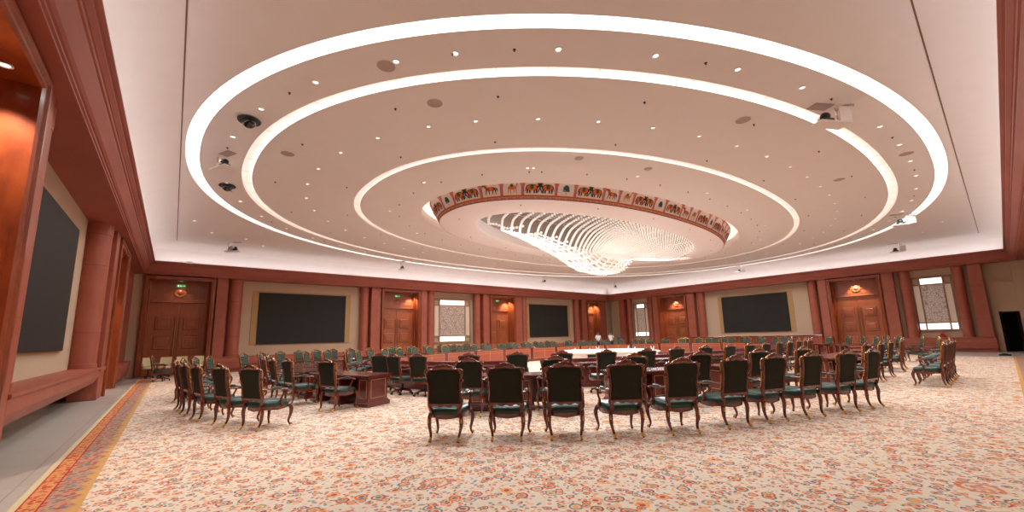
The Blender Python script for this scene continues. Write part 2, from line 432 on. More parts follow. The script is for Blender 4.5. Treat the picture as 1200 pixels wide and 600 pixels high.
# arc-length table, starting where the drum side faces the camera, running to the image right
tab = []; acc = 0; last = None; T0 = math.radians(225); NT = 3000
for i in range(NT+1):
    t = T0+2*PI*i/NT; p = se(*DR, t)
    if last: acc += math.dist(p, last)
    tab.append((acc, p[0], p[1])); last = p
PER = acc
import bisect
keys = [q[0] for q in tab]
def on_drum(s, v, off):
    s = s % PER; off = off*1.8+.004; i = min(bisect.bisect(keys, s), NT); a, b_ = tab[i-1], tab[i]
    f = (s-a[0])/max(1e-9, b_[0]-a[0]); x, y = a[1]+(b_[1]-a[1])*f, a[2]+(b_[2]-a[2])*f; off += v*FL/FH
    dx, dy = inward(*DR, x, y); return (x-dx*off, y-dy*off, ZD+v)
class Paint:
    def __init__(s): s.mb = MB()
    def poly(s, pts, col, off):
        s.mb.cur = FI[col]; n = len(pts)
        s.mb.add([on_drum(a, b_, off) for a, b_ in pts], [tuple(range(n))])
    def strip(s, s0, s1, v0, v1, col, off):
        n = max(1, int((s1-s0)/.25))
        for k in range(n):
            a, b_ = s0+(s1-s0)*k/n, s0+(s1-s0)*(k+1)/n; s.poly([(a,v0),(b_,v0),(b_,v1),(a,v1)], col, off)
    def ell(s, c, v, ra, rv, col, off, n=12, a0=0, a1=2*PI):
        s.poly([(c+ra*math.cos(a0+(a1-a0)*k/n), v+rv*math.sin(a0+(a1-a0)*k/n)) for k in range(n)], col, off)
def elephant(P, c, v, d, k=1.):      # d = +1 faces increasing s
    X = lambda u: c+u*d*k
    for lx in (-.15, -.07, .07, .14): P.poly([(X(lx-.02),v),(X(lx+.025),v),(X(lx+.03),v+.14),(X(lx-.03),v+.14)], 'f_dark', .012)
    P.ell(X(0), v+.18, .2*k, .1, 'f_dark', .014)
    P.ell(X(-.01), v+.17, .165*k, .09, 'f_orange', .018)
    P.poly([(X(-.07),v+.13),(X(.04),v+.13),(X(.05),v+.27),(X(-.06),v+.27)], 'f_green', .022)
    P.ell(X(.2), v+.25, .075*k, .07, 'f_dark', .020); P.ell(X(.15), v+.26, .035*k, .04, 'f_yellow', .024)
    P.poly([(X(.24),v+.22),(X(.30),v+.10),(X(.33),v+.02),(X(.30),v+.01),(X(.22),v+.18)], 'f_dark', .018)
    P.poly([(X(-.19),v+.2),(X(-.23),v+.06),(X(-.21),v+.06),(X(-.17),v+.18)], 'f_dark', .016)
def horse(P, c, v, d):
    X = lambda u: c+u*d
    for lx, q in ((-.15,-.02),(-.08,.02),(.08,-.03),(.15,.03)): P.poly([(X(lx+q),v),(X(lx+q+.02),v),(X(lx+.03),v+.15),(X(lx-.02),v+.15)], 'f_dark', .012)
    P.ell(X(0), v+.17, .18, .065, 'f_brown', .014); P.ell(X(0), v+.17, .08, .06, 'f_orange', .018)
    P.poly([(X(.1),v+.18),(X(.17),v+.16),(X(.24),v+.28),(X(.18),v+.32)], 'f_brown', .016); P.ell(X(.24), v+.28, .06, .035, 'f_brown', .018)
    P.poly([(X(.1),v+.24),(X(.15),v+.22),(X(.19),v+.31),(X(.17),v+.33)], 'f_tan', .020)
    P.poly([(X(-.16),v+.2),(X(-.23),v+.16),(X(-.22),v+.05),(X(-.19),v+.12)], 'f_dark', .014)
def camel(P, c, v, d):
    X = lambda u: c+u*d
    for lx, q in ((-.13,-.02),(-.07,.01),(.06,-.02),(.12,.02)): P.poly([(X(lx+q),v),(X(lx+q+.018),v),(X(lx+.02),v+.16),(X(lx-.015),v+.16)], 'f_tan', .012)
    P.ell(X(0), v+.18, .15, .06, 'f_tan', .014); P.ell(X(-.01), v+.22, .07, .08, 'f_orange', .016); P.ell(X(-.01), v+.24, .05, .05, 'f_green', .020)
    P.poly([(X(.1),v+.16),(X(.15),v+.16),(X(.2),v+.33),(X(.16),v+.34)], 'f_tan', .016); P.ell(X(.2), v+.34, .05, .025, 'f_tan', .018)
def tree(P, c, v):
    P.poly([(c-.012,v),(c+.012,v),(c+.012,v+.1),(c-.012,v+.1)], 'f_tan', .012)
    P.ell(c, v+.1, .13, .19, 'f_teal', .014, 16, 0, PI)
    for k in range(5): P.ell(c-.1+.05*k, v+.1, .03, .02, 'f_teal', .015, 8)
kinds = [('ele',1.18),('tree',.72),('ele',1.18),('horse',.72),('camel',.72)]
unit = sum(w for _, w in kinds); reps = 10; k_ = PER/(unit*reps)
P = Paint()
P.strip(0, PER, 0, .02, 'f_dark', .006); P.strip(0, PER, .02, .08, 'f_pink', .006); P.strip(0, PER, .08, .095, 'f_yellow', .006)
P.strip(0, PER, .095, .12, 'f_brown', .006); P.strip(0, PER, .12, .14, 'f_orange', .006)
P.strip(0, PER, .14, .75, 'f_pink', .005); P.strip(0, PER, .73, .75, 'f_red', .008)
n = int(PER/.085)
for i in range(n):
    s0 = PER*i/n; P.ell(s0, .05, .022, .016, ('f_yellow','f_blue','f_red')[i % 3], .010, 5); P.ell(s0+.04, .107, .014, .010, 'f_tan', .010, 4)
s0 = PER+.23-(1.18+.36)*k_
for r in range(reps):
    for kd, w in kinds:
        w *= k_; c = s0+w/2; hw = w/2-.055; v0 = .14; vt = .70
        # arch field
        pts = [(c-hw, v0), (c+hw, v0), (c+hw, v0+.27)]
        for q in range(1, 8):
            a = PI*q/8; pts.append((c+hw*math.copysign(abs(math.cos(a))**.6, math.cos(a)), v0+.27+(vt-v0-.27)*math.sin(a)**.8))
        pts.append((c-hw, v0+.27))
        m_ = 5 if kd == 'ele' else 3
        if True:     # split wide arches so they hug the curve
            for q in range(m_):
                a0, a1 = c-hw+2*hw*q/m_, c-hw+2*hw*(q+1)/m_
                def top(s_):
                    u = max(-1, min(1, (s_-c)/hw)); return v0+.27+(vt-v0-.27)*(1-abs(u)**(3.0 if kd == 'ele' else 2.2))**.55
                g = [(a0,v0),(a1,v0)]+[(a1+(a0-a1)*j/3, top(a1+(a0-a1)*j/3)) for j in range(4)]
                P.poly(g, 'f_cream', .009)
        else: P.poly(pts, 'f_cream', .009)
        if kd == 'ele': elephant(P, c-.27*k_, v0+.05, 1, 1.1); elephant(P, c+.27*k_, v0+.05, -1, 1.1)
        elif kd == 'tree': tree(P, c, v0+.05)
        elif kd == 'horse': horse(P, c, v0+.06, -1)
        else: camel(P, c, v0+.05, 1)
        # mottled pillar between arches
        for q in range(9):
            for e in (-1, 1):
                P.ell(s0+e*(.018+.008*(q > 4)), v0+.03+.055*q, .014, .022, ('f_red','f_blue','f_orange')[(q+(e > 0)) % 3], .010, 5)
        for q in range(5): P.ell(s0+.05*(q-2), .69, .016, .02, ('f_blue','f_red','f_orange')[q % 3], .012, 5)
        s0 += w
P.mb.build('frieze_painting', FM, drum)

# ---- chandelier : curled ribs of beads
chan = thing('chandelier', 'long white crystal bead chandelier of curled ribs hanging from the oval ceiling drum', 'chandelier', (CX, CY, ZD+.5))
def lerp_tab(tb, x):
    if x <= tb[0][0]: return tb[0][1]
    for (a, va), (b_, vb) in zip(tb, tb[1:]):
        if x <= b_: f = (x-a)/(b_-a); return va+(vb-va)*f
    return tb[-1][1]
ZL = [(9.6,6.25),(10.5,6.1),(12,5.95),(13.5,5.7),(15,5.25),(16.2,4.75),(17,4.68),(17.6,4.9),(18.4,5.55),(19.5,5.75),(21,5.85),(23,6.05),(24.6,6.28)]
WL = [(9.6,.05),(11,.55),(13,1.0),(15,1.0),(16.5,.7),(17.5,.5),(18.5,.7),(21,.8),(23,.5),(24.6,.05)]
def catmull(P, n=10):
    out = []
    for i in range(len(P)-1):
        p0, p1, p2, p3 = P[max(i-1,0)], P[i], P[i+1], P[min(i+2,len(P)-1)]
        for k in range(n):
            t = k/n
            out.append(tuple(.5*((2*b)+(-a+c)*t+(2*a-5*b+4*c-d)*t*t+(-a+3*b-3*c+d)*t**3) for a, b, c, d in zip(p0, p1, p2, p3)))
    out.append(tuple(P[-1])); return out
NR = 46; SPINE = []
for i in range(NR):
    u_ = i/(NR-1); x = 9.5+(24.45-9.5)*(u_-.045*math.sin(2*PI*u_)*-1-.0)
    h = HOLE[1]*math.sqrt(max(0, 1-((x-CX)/HOLE[0])**2))*.95
    sk = lerp_tab([(9.4,.75),(14,.8),(18,.55),(21,.45),(24.5,.2)], x)
    w = lerp_tab(WL, x+sk*h); xb = x+sk*(h+w); zl = lerp_tab(ZL, xb+.3); dz = 6.35-zl
    bu = lerp_tab([(9.5,.35),(11,.9),(14,1.15),(18,1.0),(22,.7),(24.5,.2)], x)
    pts = [(x,-h,6.44), (x+sk*.25*h-.55*bu,-.75*h,6.36-.04*dz), (x+sk*.6*h-.95*bu,-.4*h,6.30-.10*dz), (x+sk*(h+.35*w)-bu,.35*w,6.22-.25*dz), (xb-.1-.7*bu,w,(6.25+zl)/2), (xb+.15-.3*bu,.8*w,zl+.10), (xb+.5,.25*w,zl-.02), (xb+.85,-.3,zl+.0), (xb+1.05,-.55,zl+.05)]
    SPINE.append(pts)
    cu = catmull(pts, 14); mb = MB(); acc = 0; last = cu[0]; step = .135; nxt = 0
    for p in cu:
        acc += math.dist(p, last)
        seg = math.dist(p, last)
        while nxt <= acc and seg > 0:
            f = 1-(acc-nxt)/seg; q = [last[j]+(p[j]-last[j])*f for j in range(3)]
            mb.ell((q[0]-CX, q[1], q[2]-(ZD+.5)), (.056,.056,.056), 8, 5); nxt += step
        last = p
    mb.build('bead_string', M_bead, chan, smooth=True)
for r_, (k0, f_) in enumerate(((4,.0),(4,.6),(5,.2),(5,.7),(6,.1),(6,.5),(7,.0))):   # lengthwise strings along the lower edge
    line = [tuple(P[k0][q]+(P[k0+1][q]-P[k0][q])*f_ for q in range(3)) for P in SPINE[1:-2]]
    line = [p for p in line if (p[0]-CX)**2/HOLE[0]**2+(p[1]/HOLE[1])**2 < 1.02]
    mb = MB(); acc = 0; last = line[0]; nxt = 0
    for p in line[1:]:
        seg = math.dist(p, last)
        while nxt <= acc+seg and seg > 0:
            f = (nxt-acc)/seg; q = [last[j]+(p[j]-last[j])*f for j in range(3)]; mb.ell((q[0]-CX, q[1], q[2]-(ZD+.5)), (.052,.052,.052), 7, 4); nxt += .135
        acc += seg; last = p
    mb.build('bead_string', M_bead, chan, smooth=True)
mb = MB(); mb.lathe([(.05,0),(.05,-.35)], 10)
for i in range(12):
    x = 10.2+i*1.25-CX; h = HOLE[1]*math.sqrt(max(0, 1-((x)/HOLE[0])**2))*.9
    mb.tube([(x,-h,-.08),(x,0,-.06),(x,h*.4,-.08)], .025, 6)
mb.tube([(-7,0,-.05),(7,0,-.05)], .04, 6)
mb.build('support_frame', M_chrome, chan)

# ------------------------------------------------------------------ cornice, cove, led strip
def rect_sweep(profile):
    """profile: list of (w, z), w metres inward of the pilaster planes; mitred at the corners"""
    return [[(XL+w, YR+w, z), (XB-w, YR+w, z), (XB-w, YA-w, z), (XL+w, YA-w, z)] for w, z in profile]
prof = [(-.6,5.05),(.22,5.05),(.22,5.09),(.245,5.10),(.245,5.14),(.27,5.15),(.285,5.17),(.30,5.19),(.40,5.42),(.405,5.45),(.43,5.46),(.44,5.50),(.455,5.505),(.51,5.57),(.515,5.60),(.545,5.61),(.58,5.64),(.58,5.68),(.54,5.68),(.54,5.64),(.15,5.64)]
mb = MB(); mb.loft(rect_sweep(prof)); tag(mb.build('trim_1', M_stone_d), kind='structure')
cv = [(.12,5.64),(.12,5.7)]+[(1.33-1.21*math.cos(a), 5.72+.91*math.sin(a)) for a in [PI/2*k/14 for k in range(1, 15)]]
mb = MB(); mb.loft(rect_sweep(cv)); tag(mb.build('trim_2', M_cove, smooth=True), kind='structure')
for i, (x0, x1, y0, y1, lb) in enumerate(((XL+.36, XL+.44, YR+.6, YA-.6, 'hidden light strip behind the left cornice washing the cove white'), (XL+.6, XB-.6, YA-.44, YA-.36, 'hidden light strip behind the cornice above the far left wall'),
        (XB-.44, XB-.36, YR+.6, YA-.6, 'hidden light strip behind the cornice above the far right wall'), (XL+.6, XB-.6, YR+.36, YR+.44, 'hidden light strip behind the cornice of the near right wall'))):
    mb = MB(); mb.box(x0, x1, y0, y1, 5.645, 5.665); tag(mb.build('light_strip', M_led), lb, 'light strip')

# ------------------------------------------------------------------ walls
# local wall frame: x = along the wall, y = depth into the wall, z up
WALLS = {'far_left': ((0,YA,0), 0.), 'far_right': ((XB,0,0), -PI/2), 'left': ((XL,0,0), PI/2), 'right': ((0,YR,0), PI)}
def place(o, wl):
    loc, rz = WALLS[wl]; o.location = loc; o.rotation_euler = (0,0,rz); return o
TRN = [2]
def trim(mb, wl, m, **k):
    TRN[0] += 1; return place(tag(mb.build('trim_%d' % TRN[0], m, **k), kind='structure'), wl)
def pilaster(wl, u0, u1, z0=.84):
    mb = MB(); mb.cbox(u0, u1, 0, .6, z0, 5.06, .012); return trim(mb, wl, M_stone)
def column(wl, uc, r=.32, z0=.84):
    mb = MB(); n = 24
    loops = []
    for z, rr in ((z0, r+.02),(z0+.12, r+.02),(z0+.13, r),(4.7, r),(4.71, r+.012),(5.06, r+.012)):
        loops.append([(uc+rr*math.cos(2*PI*k/n), .36+rr*math.sin(2*PI*k/n), z) for k in range(n)])
    mb.loft(loops); return trim(mb, wl, M_stone, smooth=True)
def bench(wl, u0, u1, zt=.84, zb=.17, front=-.1):
    prof = [(.6,zt),(front-.03,zt),(front-.03,zt-.05),(front,zt-.07),(front,zt-.26),(front+.03,zt-.32),(front+.10,zb+.04),(front+.16,zb),(.6,zb)] if zb > .3 else [(.6,zt),(front-.03,zt),(front-.03,zt-.05),(front,zt-.07),(front,zt-.30),(front+.02,zt-.34),(front+.06,zb+.06),(front+.10,zb),(front+.22,zb),(front+.22,0),(.6,0)]
    mb = MB(); mb.prism(prof, lambda a, b_: (u0, a, b_), lambda a, b_: (u1, a, b_)); return trim(mb, wl, M_stone)
WB = {k: MB() for k in WALLS}
def wall_box(wl, *a): WB[wl].box(*a)
DN = [0]
def relief_door_leaf(u0, u1, z0, z1, y, par, hside, gold):
    """one leaf with three raised pyramidal panels and a tall bar handle"""
    mb = MB(); mb.box(u0, u1, y, y+.06, z0, z1)
    w = u1-u0
    for k in range(3):
        zc = z0+.62+k*1.0; a, b_ = u0+w*.2, u1-w*.2; h = .33
        for q, (i0, dy) in enumerate(((0,-.055),(.06,-.02))):
            mb.add([(a+i0,y+0,zc-h+i0),(b_-i0,y,zc-h+i0),(b_-i0,y,zc+h-i0),(a+i0,y,zc+h-i0),(a+i0+.03,y+dy,zc-h+i0+.03),(b_-i0-.03,y+dy,zc-h+i0+.03),(b_-i0-.03,y+dy,zc+h-i0-.03),(a+i0+.03,y+dy,zc+h-i0-.03)],
                   [(4,5,6,7),(0,1,5,4),(1,2,6,5),(2,3,7,6),(3,0,4,7)])
        mb.cbox(a+.13, b_-.13, y-.09, y, zc-h+.14, zc+h-.14, .012)
    lf = mb.build('door_leaf', M_dwood, par)
    mb = MB(); hx = (u1-.09) if hside > 0 else (u0+.09)
    mb.tube([(hx,y-.07,z0+.55),(hx,y-.07,z0+2.95)], .022, 8)
    for z in (z0+.7, z0+2.8): mb.tube([(hx,y,z),(hx,y-.07,z)], .016, 6)
    mb.build('door_handle', gold, lf)
def portal(wl, u0, u1, lit=1., sign=True, depth=.95, lamp_u=None, lamp_d=.45):
    DN[0] += 1; cw = .19
    root = thing('door_%d' % DN[0], None, None, kind='structure'); place(root, wl)
    # dark shadow gap, moulded casing and deep reveal
    mb = MB()
    casing = [(0,.02),(0,-.05),(.03,-.07),(.09,-.07),(.11,-.04),(.16,-.04),(.19,-.01),(.19,.05)]
    def ring(w, y):   # inverted U
        return [(u0+w,y,0),(u0+w,y,5.03-w),(u1-w,y,5.03-w),(u1-w,y,0)]
    mb.loft([ring(w+.015, y) for w, y in casing], close=False)
    mb.build('door_casing', M_burl, root)
    mb = MB(); a, b_, zt = u0+.2, u1-.2, 4.83
    mb.box(a-.05, a, .02, depth, 0, zt); mb.box(b_, b_+.05, .02, depth, 0, zt); mb.box(a-.05, b_+.05, .02, depth, zt, zt+.05)
    for s_, uu in ((1,a),(-1,b_)):   # pilaster strips inside the reveal
        mb.tube([(uu+s_*.03,.52,0),(uu+s_*.03,.52,zt)], .05, 8); mb.box(min(uu,uu+s_*.03), max(uu,uu+s_*.03), .62, .9, 0, zt)
    mb.build('door_reveal', M_burl, root, smooth=True)
    yb = depth-.1
    mb = MB(); mb.box(a, b_, yb-.02, yb+.1, 3.74, zt); mb.box(a, b_, yb-.08, yb+.1, 3.72, 3.80)
    mb.box(a+.2, b_-.2, yb-.035, yb, 3.95, 3.98); mb.box(a+.2, b_-.2, yb-.035, yb, zt-.2, zt-.17)
    mb.box(a+.2, a+.23, yb-.035, yb, 3.95, zt-.17); mb.box(b_-.23, b_-.2, yb-.035, yb, 3.95, zt-.17)
    tr = mb.build('transom', M_dwood, root)
    mb = MB(); uc = (a+b_)/2
    mb.cur = 0; n = 28
    lp = [[(uc+r*math.cos(2*PI*k/n), y, 4.27+r*math.sin(2*PI*k/n)) for k in range(n)] for r, y in ((.26,yb-.02),(.26,yb-.06),(.2,yb-.07),(.18,yb-.05),(.12,yb-.055),(.1,yb-.08),(.01,yb-.09))]
    mb.loft(lp)
    for s_ in (-1, 1): mb.box(min(uc+s_*.27, uc+s_*.75), max(uc+s_*.27, uc+s_*.75), yb-.05, yb, 4.22, 4.32)
    mb.build('medallion', M_dwood, tr, smooth=True)
    jw = .12
    mb = MB(); mb.box(a, a+jw, yb-.03, yb+.1, 0, 3.74); mb.box(b_-jw, b_, yb-.03, yb+.1, 0, 3.74); mb.build('door_jamb', M_dwood, root)
    relief_door_leaf(a+jw, uc-.005, .02, 3.70, yb, root, 1, M_bronze); relief_door_leaf(uc+.005, b_-jw, .02, 3.70, yb, root, -1, M_bronze)
    if sign:
        loc, rz = WALLS[wl]; mtx = Matrix.Translation(loc) @ Matrix.Rotation(rz, 4, 'Z')
        sg = thing('exit_sign', EXL[sign], 'exit sign', mtx @ Vector((uc, yb-.09, 4.62)), rz, None)
        mb = MB(); mb.cbox(-.2, .2, 0, .05, -.07, .07, .008); mb.build('sign_box', M_exit, sg)
        mb = MB(); mb.ell((-.02,-.006,.035), (.012,.004,.012), 8, 4)
        for q in ([(-.03,.02),(.01,.015),(.0,-.015),(-.035,-.01)], [(.0,-.01),(.03,-.02),(.035,-.05),(.02,-.05),(.015,-.03),(-.01,-.02)], [(-.03,-.01),(-.01,-.015),(-.05,-.05),(-.065,-.04)], [(.01,.015),(.04,.0),(.035,-.008),(.005,.005)],
                  [(.08,.012),(.13,.012),(.13,.03),(.165,0),(.13,-.03),(.13,-.012),(.08,-.012)], [(-.14,.045),(-.08,.045),(-.08,-.055),(-.14,-.055)]):
            mb.add([(p[0], -.003, p[1]) for p in q], [tuple(range(len(q)))])
        mb.build('pictogram', M_exitw, sg)
    # recessed spot in the soffit of the portal
    loc, rz = WALLS[wl]; mtx = Matrix.Translation(loc) @ Matrix.Rotation(rz, 4, 'Z')
    lu = lamp_u if lamp_u is not None else uc
    dl = thing('door_downlight', DLL[DN[0]], 'downlight', mtx @ Vector((lu, lamp_d, zt)), 0, 'downlights over the doors')
    mb = MB(); mb.lathe([(.07,0),(.075,-.012),(.055,-.014),(.05,-.004)], 16); mb.build('trim_ring', M_white, dl)
    mb = MB(); mb.lathe([(.048,-.006),(.03,-.009),(.001,-.01)], 14); mb.build('lens', M_lampg, dl)
    if lit > 0:
        sp = bpy.data.lights.new('spot', 'SPOT'); sp.energy = 130*lit; sp.spot_size = math.radians(95); sp.spot_blend = .6; sp.color = (1,.85,.68); sp.shadow_soft_size = .04
        so = bpy.data.objects.new('spot', sp); COL.objects.link(so); so.location = mtx @ Vector((lu, lamp_d+.03, zt-.04)); so.rotation_euler = (0,0,0)
    wall_box(wl, u0-.02, u1+.02, depth+.05, 1.3, 0, 5.3)
EXL = {1:'green running-man exit sign over the double doors in the far left corner', 2:'green exit sign over the doors between the two big left screens', 3:'green exit sign over the doors right of the square lattice window', 4:'green exit sign over the doors next to the far room corner'}
DLL = {1:'downlight above the far left corner doors', 2:'downlight above the doors right of the widest far-wall screen', 3:'downlight above the doors between lattice window and small far screen', 4:'downlight above the corner doors behind the two people',
       5:'downlight above the doors right of the narrow lattice window', 6:'downlight above the large doors right of the far right screen', 7:'bright downlight in the nearest portal at upper left', 8:'downlight in the second portal of the left wall'}
def bay(wl, u0, u1, d=.55):
    wall_box(wl, u0, u1, d, 1.3, 0, 5.3)
def screen(wl, u0, u1, label, z0=1.44, z1=4.42, fw=.32, d=.55):
    loc, rz = WALLS[wl]; mtx = Matrix.Translation(loc) @ Matrix.Rotation(rz, 4, 'Z')
    r = thing('wall_screen', label, 'screen', mtx @ Vector(((u0+u1)/2, d, z0)), rz, 'big black wall screens')
    w = (u1-u0)/2; h = z1-z0
    mb = MB()
    for a, b_, c, e in ((-w-fw,-w,-.03,h+.08),(w,w+fw,-.03,h+.08),(-w,w,h,h+.08),(-w,w,-.03,0)): mb.box(a, b_, -.045, 0, c, e)
    mb.build('screen_frame', M_frame, r)
    mb = MB(); mb.cbox(-w, w, -.10, -.0, .002, h, .012); mb.build('display_panel', M_black, r)
WN = [0]
def lattice_window(wl, u0, u1, z0, z1, side, label=None, d=.55, cols=True):
    WN[0] += 1; r = thing('window_%d' % WN[0], None, None, kind='structure'); place(r, wl)
    hz = .40; fr = .07; a, b_ = u0+side, u1-side
    mb = MB()
    for x0, x1, c0, c1 in ((u0-.12,u1+.12,z0-.12,z0),(u0-.12,u1+.12,z1,z1+.12),(u0-.12,u0,z0,z1),(u1,u1+.12,z0,z1)): mb.box(x0, x1, d-.08, d, c0, c1)
    for x in (a, b_): mb.box(x-fr/2, x+fr/2, d-.10, d, z0, z1)
    for z in (z0+hz, z1-hz): mb.box(u0, u1, d-.095, d, z-fr/2, z+fr/2)
    mb.build('window_frame', mat('window_frame_%d' % WN[0], (150,120,96), rough=.7), r)
    mb = MB(); mb.box(a+fr/2, b_-fr/2, d-.05, d-.02, z0+hz+fr/2, z1-hz-fr/2); lat = mb.build('lattice_panel', M_lattice, r)
    if label:
        g = MB(); rr = (b_-a)/7.2; zz0, zz1 = z0+hz+.05, z1-hz-.05; j = 0; zc = zz0+rr*.6
        while zc < zz1:
            xc = a+fr/2+(rr if j % 2 else 0)
            while xc < b_-fr/2+.01:
                for (ra, rb_) in ((rr*.98, rr*.86), (rr*.5, rr*.42)):
                    q0, q1 = [], []
                    for k in range(19):
                        w_ = 2*PI*k/18; xx, zz = math.cos(w_), math.sin(w_)
                        cl = lambda X, Z: (min(max(X, a+.04), b_-.04), d-.06, min(max(Z, zz0), zz1))
                        q0.append(cl(xc+ra*xx, zc+ra*zz)); q1.append(cl(xc+rb_*xx, zc+rb_*zz))
                    g.loft([q0, q1], close=False)
                xc += 2*rr
            zc += rr*1.72; j += 1
        g.build('ring_tracery', M_frame2, lat)
    for c0, c1 in ((z0, z0+hz-fr/2), (z1-hz+fr/2, z1)):
        mb = MB(); mb.box(a+fr/2, b_-fr/2, d-.03, d-.01, c0, c1); mb.build('glass_pane', M_winl, r)
    for x0, x1 in ((u0, a-fr/2), (b_+fr/2, u1)):
        mb = MB(); mb.box(x0, x1, d-.03, d-.01, z0+hz+fr/2, z1-hz-fr/2); mb.build('side_pane', M_side, r)
        if cols:
            mb = MB(); mb.box(x0, x1, d-.03, d-.01, z0, z0+hz-fr/2); mb.build('glass_pane', M_winl, r)

# ---- far left wall
W_ = 'far_left'
wall_box(W_, XL-1.3, -1.34, .1, 1.3, 0, 5.3)
portal(W_, -1.34, 1.56, .12, 1); pilaster(W_, 1.62, 2.12); column(W_, 2.52); bay(W_, 1.58, 10.74)
bench(W_, 1.58, 10.74); screen(W_, 3.66, 8.55, 'widest black wall screen, on the far left wall beside the corner doors')
column(W_, 9.72, .29); pilaster(W_, 10.08, 10.72)
portal(W_, 10.76, 13.71, .8, 2, lamp_u=13.2); pilaster(W_, 13.75, 14.23); column(W_, 14.66, .29); bay(W_, 13.73, 19.93); bench(W_, 13.73, 19.93)
lattice_window(W_, 15.1, 18.25, 1.3, 4.45, .42, True, cols=False)
column(W_, 18.86, .30); pilaster(W_, 19.3, 19.91)
portal(W_, 19.95, 22.73, 1.3, 3, lamp_u=22.2); pilaster(W_, 22.77, 23.45); column(W_, 23.92, .3); bay(W_, 22.75, 32.2); bench(W_, 22.75, 32.2)
screen(W_, 24.75, 29.8, 'black wall screen on the far left wall, nearest the far room corner')
column(W_, 30.95, .32); pilaster(W_, 31.45, 32.15); portal(W_, 32.2, 34.4, 1.3, 4, lamp_u=33.9); pilaster(W_, 34.45, 35.3, 0); wall_box(W_, 34.4, XB+1.2, .3, 1.3, 0, 5.3)
# ---- far right wall (local x = -world y)
W_ = 'far_right'
bay(W_, -26.9, -21.05); pilaster(W_, -25.5, -24.86, 0); column(W_, -24.48, .27, 0); lattice_window(W_, -24.0, -22.5, 1.3, 4.45, .28)
column(W_, -22.04, .28, 0); pilaster(W_, -21.62, -21.06, 0)
portal(W_, -21.0, -18.2, 1.2, 0, lamp_u=-19.6); pilaster(W_, -18.18, -17.48); column(W_, -17.0, .3); bay(W_, -18.2, -7.8); bench(W_, -18.2, -7.8)
screen(W_, -15.3, -10.4, 'black wall screen alone on the far right wall', )
column(W_, -8.72, .28); pilaster(W_, -8.28, -7.8)
portal(W_, -7.78, -4.85, 1.2, 0, lamp_u=-6.3); pilaster(W_, -4.83, -4.24); column(W_, -3.75, .27); bay(W_, -4.85, -.14); wall_box(W_, -.14, .62, .55, 1.3, 2.25, 5.3); wall_box(W_, -.3, .8, 2.6, 2.8, 0, 5.3); wall_box(W_, -.3, -.14, 1.3, 2.6, 0, 5.3); wall_box(W_, .62, 1.5, .3, 2.8, 0, 5.3); wall_box(W_, -.14, .62, 1.3, 2.6, 2.25, 2.5); bench(W_, -4.85, -.4)
lattice_window(W_, -3.42, -1.78, 1.33, 4.5, .3)
column(W_, -1.42, .24); pilaster(W_, -1.0, -.46)
# ---- left wall (local x = world y)
W_ = 'left'
wall_box(W_, -2.4, 4.85, .1, 1.3, 0, 5.3)
portal(W_, 4.85, 7.72, 1.3, 0, depth=1.0, lamp_u=7.12, lamp_d=.22); pilaster(W_, 7.74, 8.25, 0); wall_box(W_, 7.7, 18.05, .55, 1.3, .42, 5.3); wall_box(W_, 7.7, 18.05, .9, 1.3, 0, .42)
bench(W_, 8.25, 16.9, .93, .45, 0); column(W_, 8.62, .3, .93); screen(W_, 9.65, 14.5, 'large black wall screen on the near left wall above the stone ledge')
column(W_, 16.45, .32, .93)
mb = MB(); mb.cbox(16.9, 18.0, 0, .6, 0, .93, .015); mb.cbox(16.85, 18.0, -.03, .6, .80, .93, .01); trim(mb, W_, M_stone)
pilaster(W_, 17.2, 18.0, .93)
portal(W_, 18.03, 21.2, 1.0, 0, lamp_u=19.6); pilaster(W_, 21.25, 22.1, 0); bay(W_, 21.2, 27.3); bench(W_, 22.1, 26.2, .84, .17)
column(W_, 22.6, .3); mb = MB(); mb.box(23.1, 27.2, .15, .6, 0, 5.06); trim(mb, W_, M_stone)
# ---- right wall, mostly behind the camera
W_ = 'right'
wall_box(W_, -XB-1.2, 2.4, .1, 1.3, 0, 5.3)
for u in (-33, -27.5, -18, -9, -3): pilaster(W_, u, u+.7, 0)
# recess with dark passage at the right end of the far right wall
for wl, mb_ in WB.items():
    if wl == 'far_right':
        continue
    place(tag(mb_.build('wall_'+wl, M_beige), kind='structure'), wl)
mb_ = WB['far_right']
place(tag(mb_.build('wall_far_right', M_beige), kind='structure'), 'far_right')
dp = thing('door_%d' % (DN[0]+1), None, None, kind='structure'); place(dp, 'far_right')
mb = MB(); mb.box(-.13, -.05, .46, .54, 0, 2.25); mb.box(-.05, .5, 1.9, 1.95, 0, 2.2); mb.build('door_leaf', M_passage_shade, dp)  # near-black slabs put the passage's shade into colour
mb = MB(); mb.box(-.36, -.14, .40, .549, 0, 4.3); mb.box(-.14, 1.1, .44, .549, 2.25, 3.95); mb.box(-.36, 1.1, .38, .549, 3.95, 4.02); mb.build('door_surround', M_beige, dp)
LA, LB, LCH, LDN, EXPO = 132., 70., 24., 235., 1.0
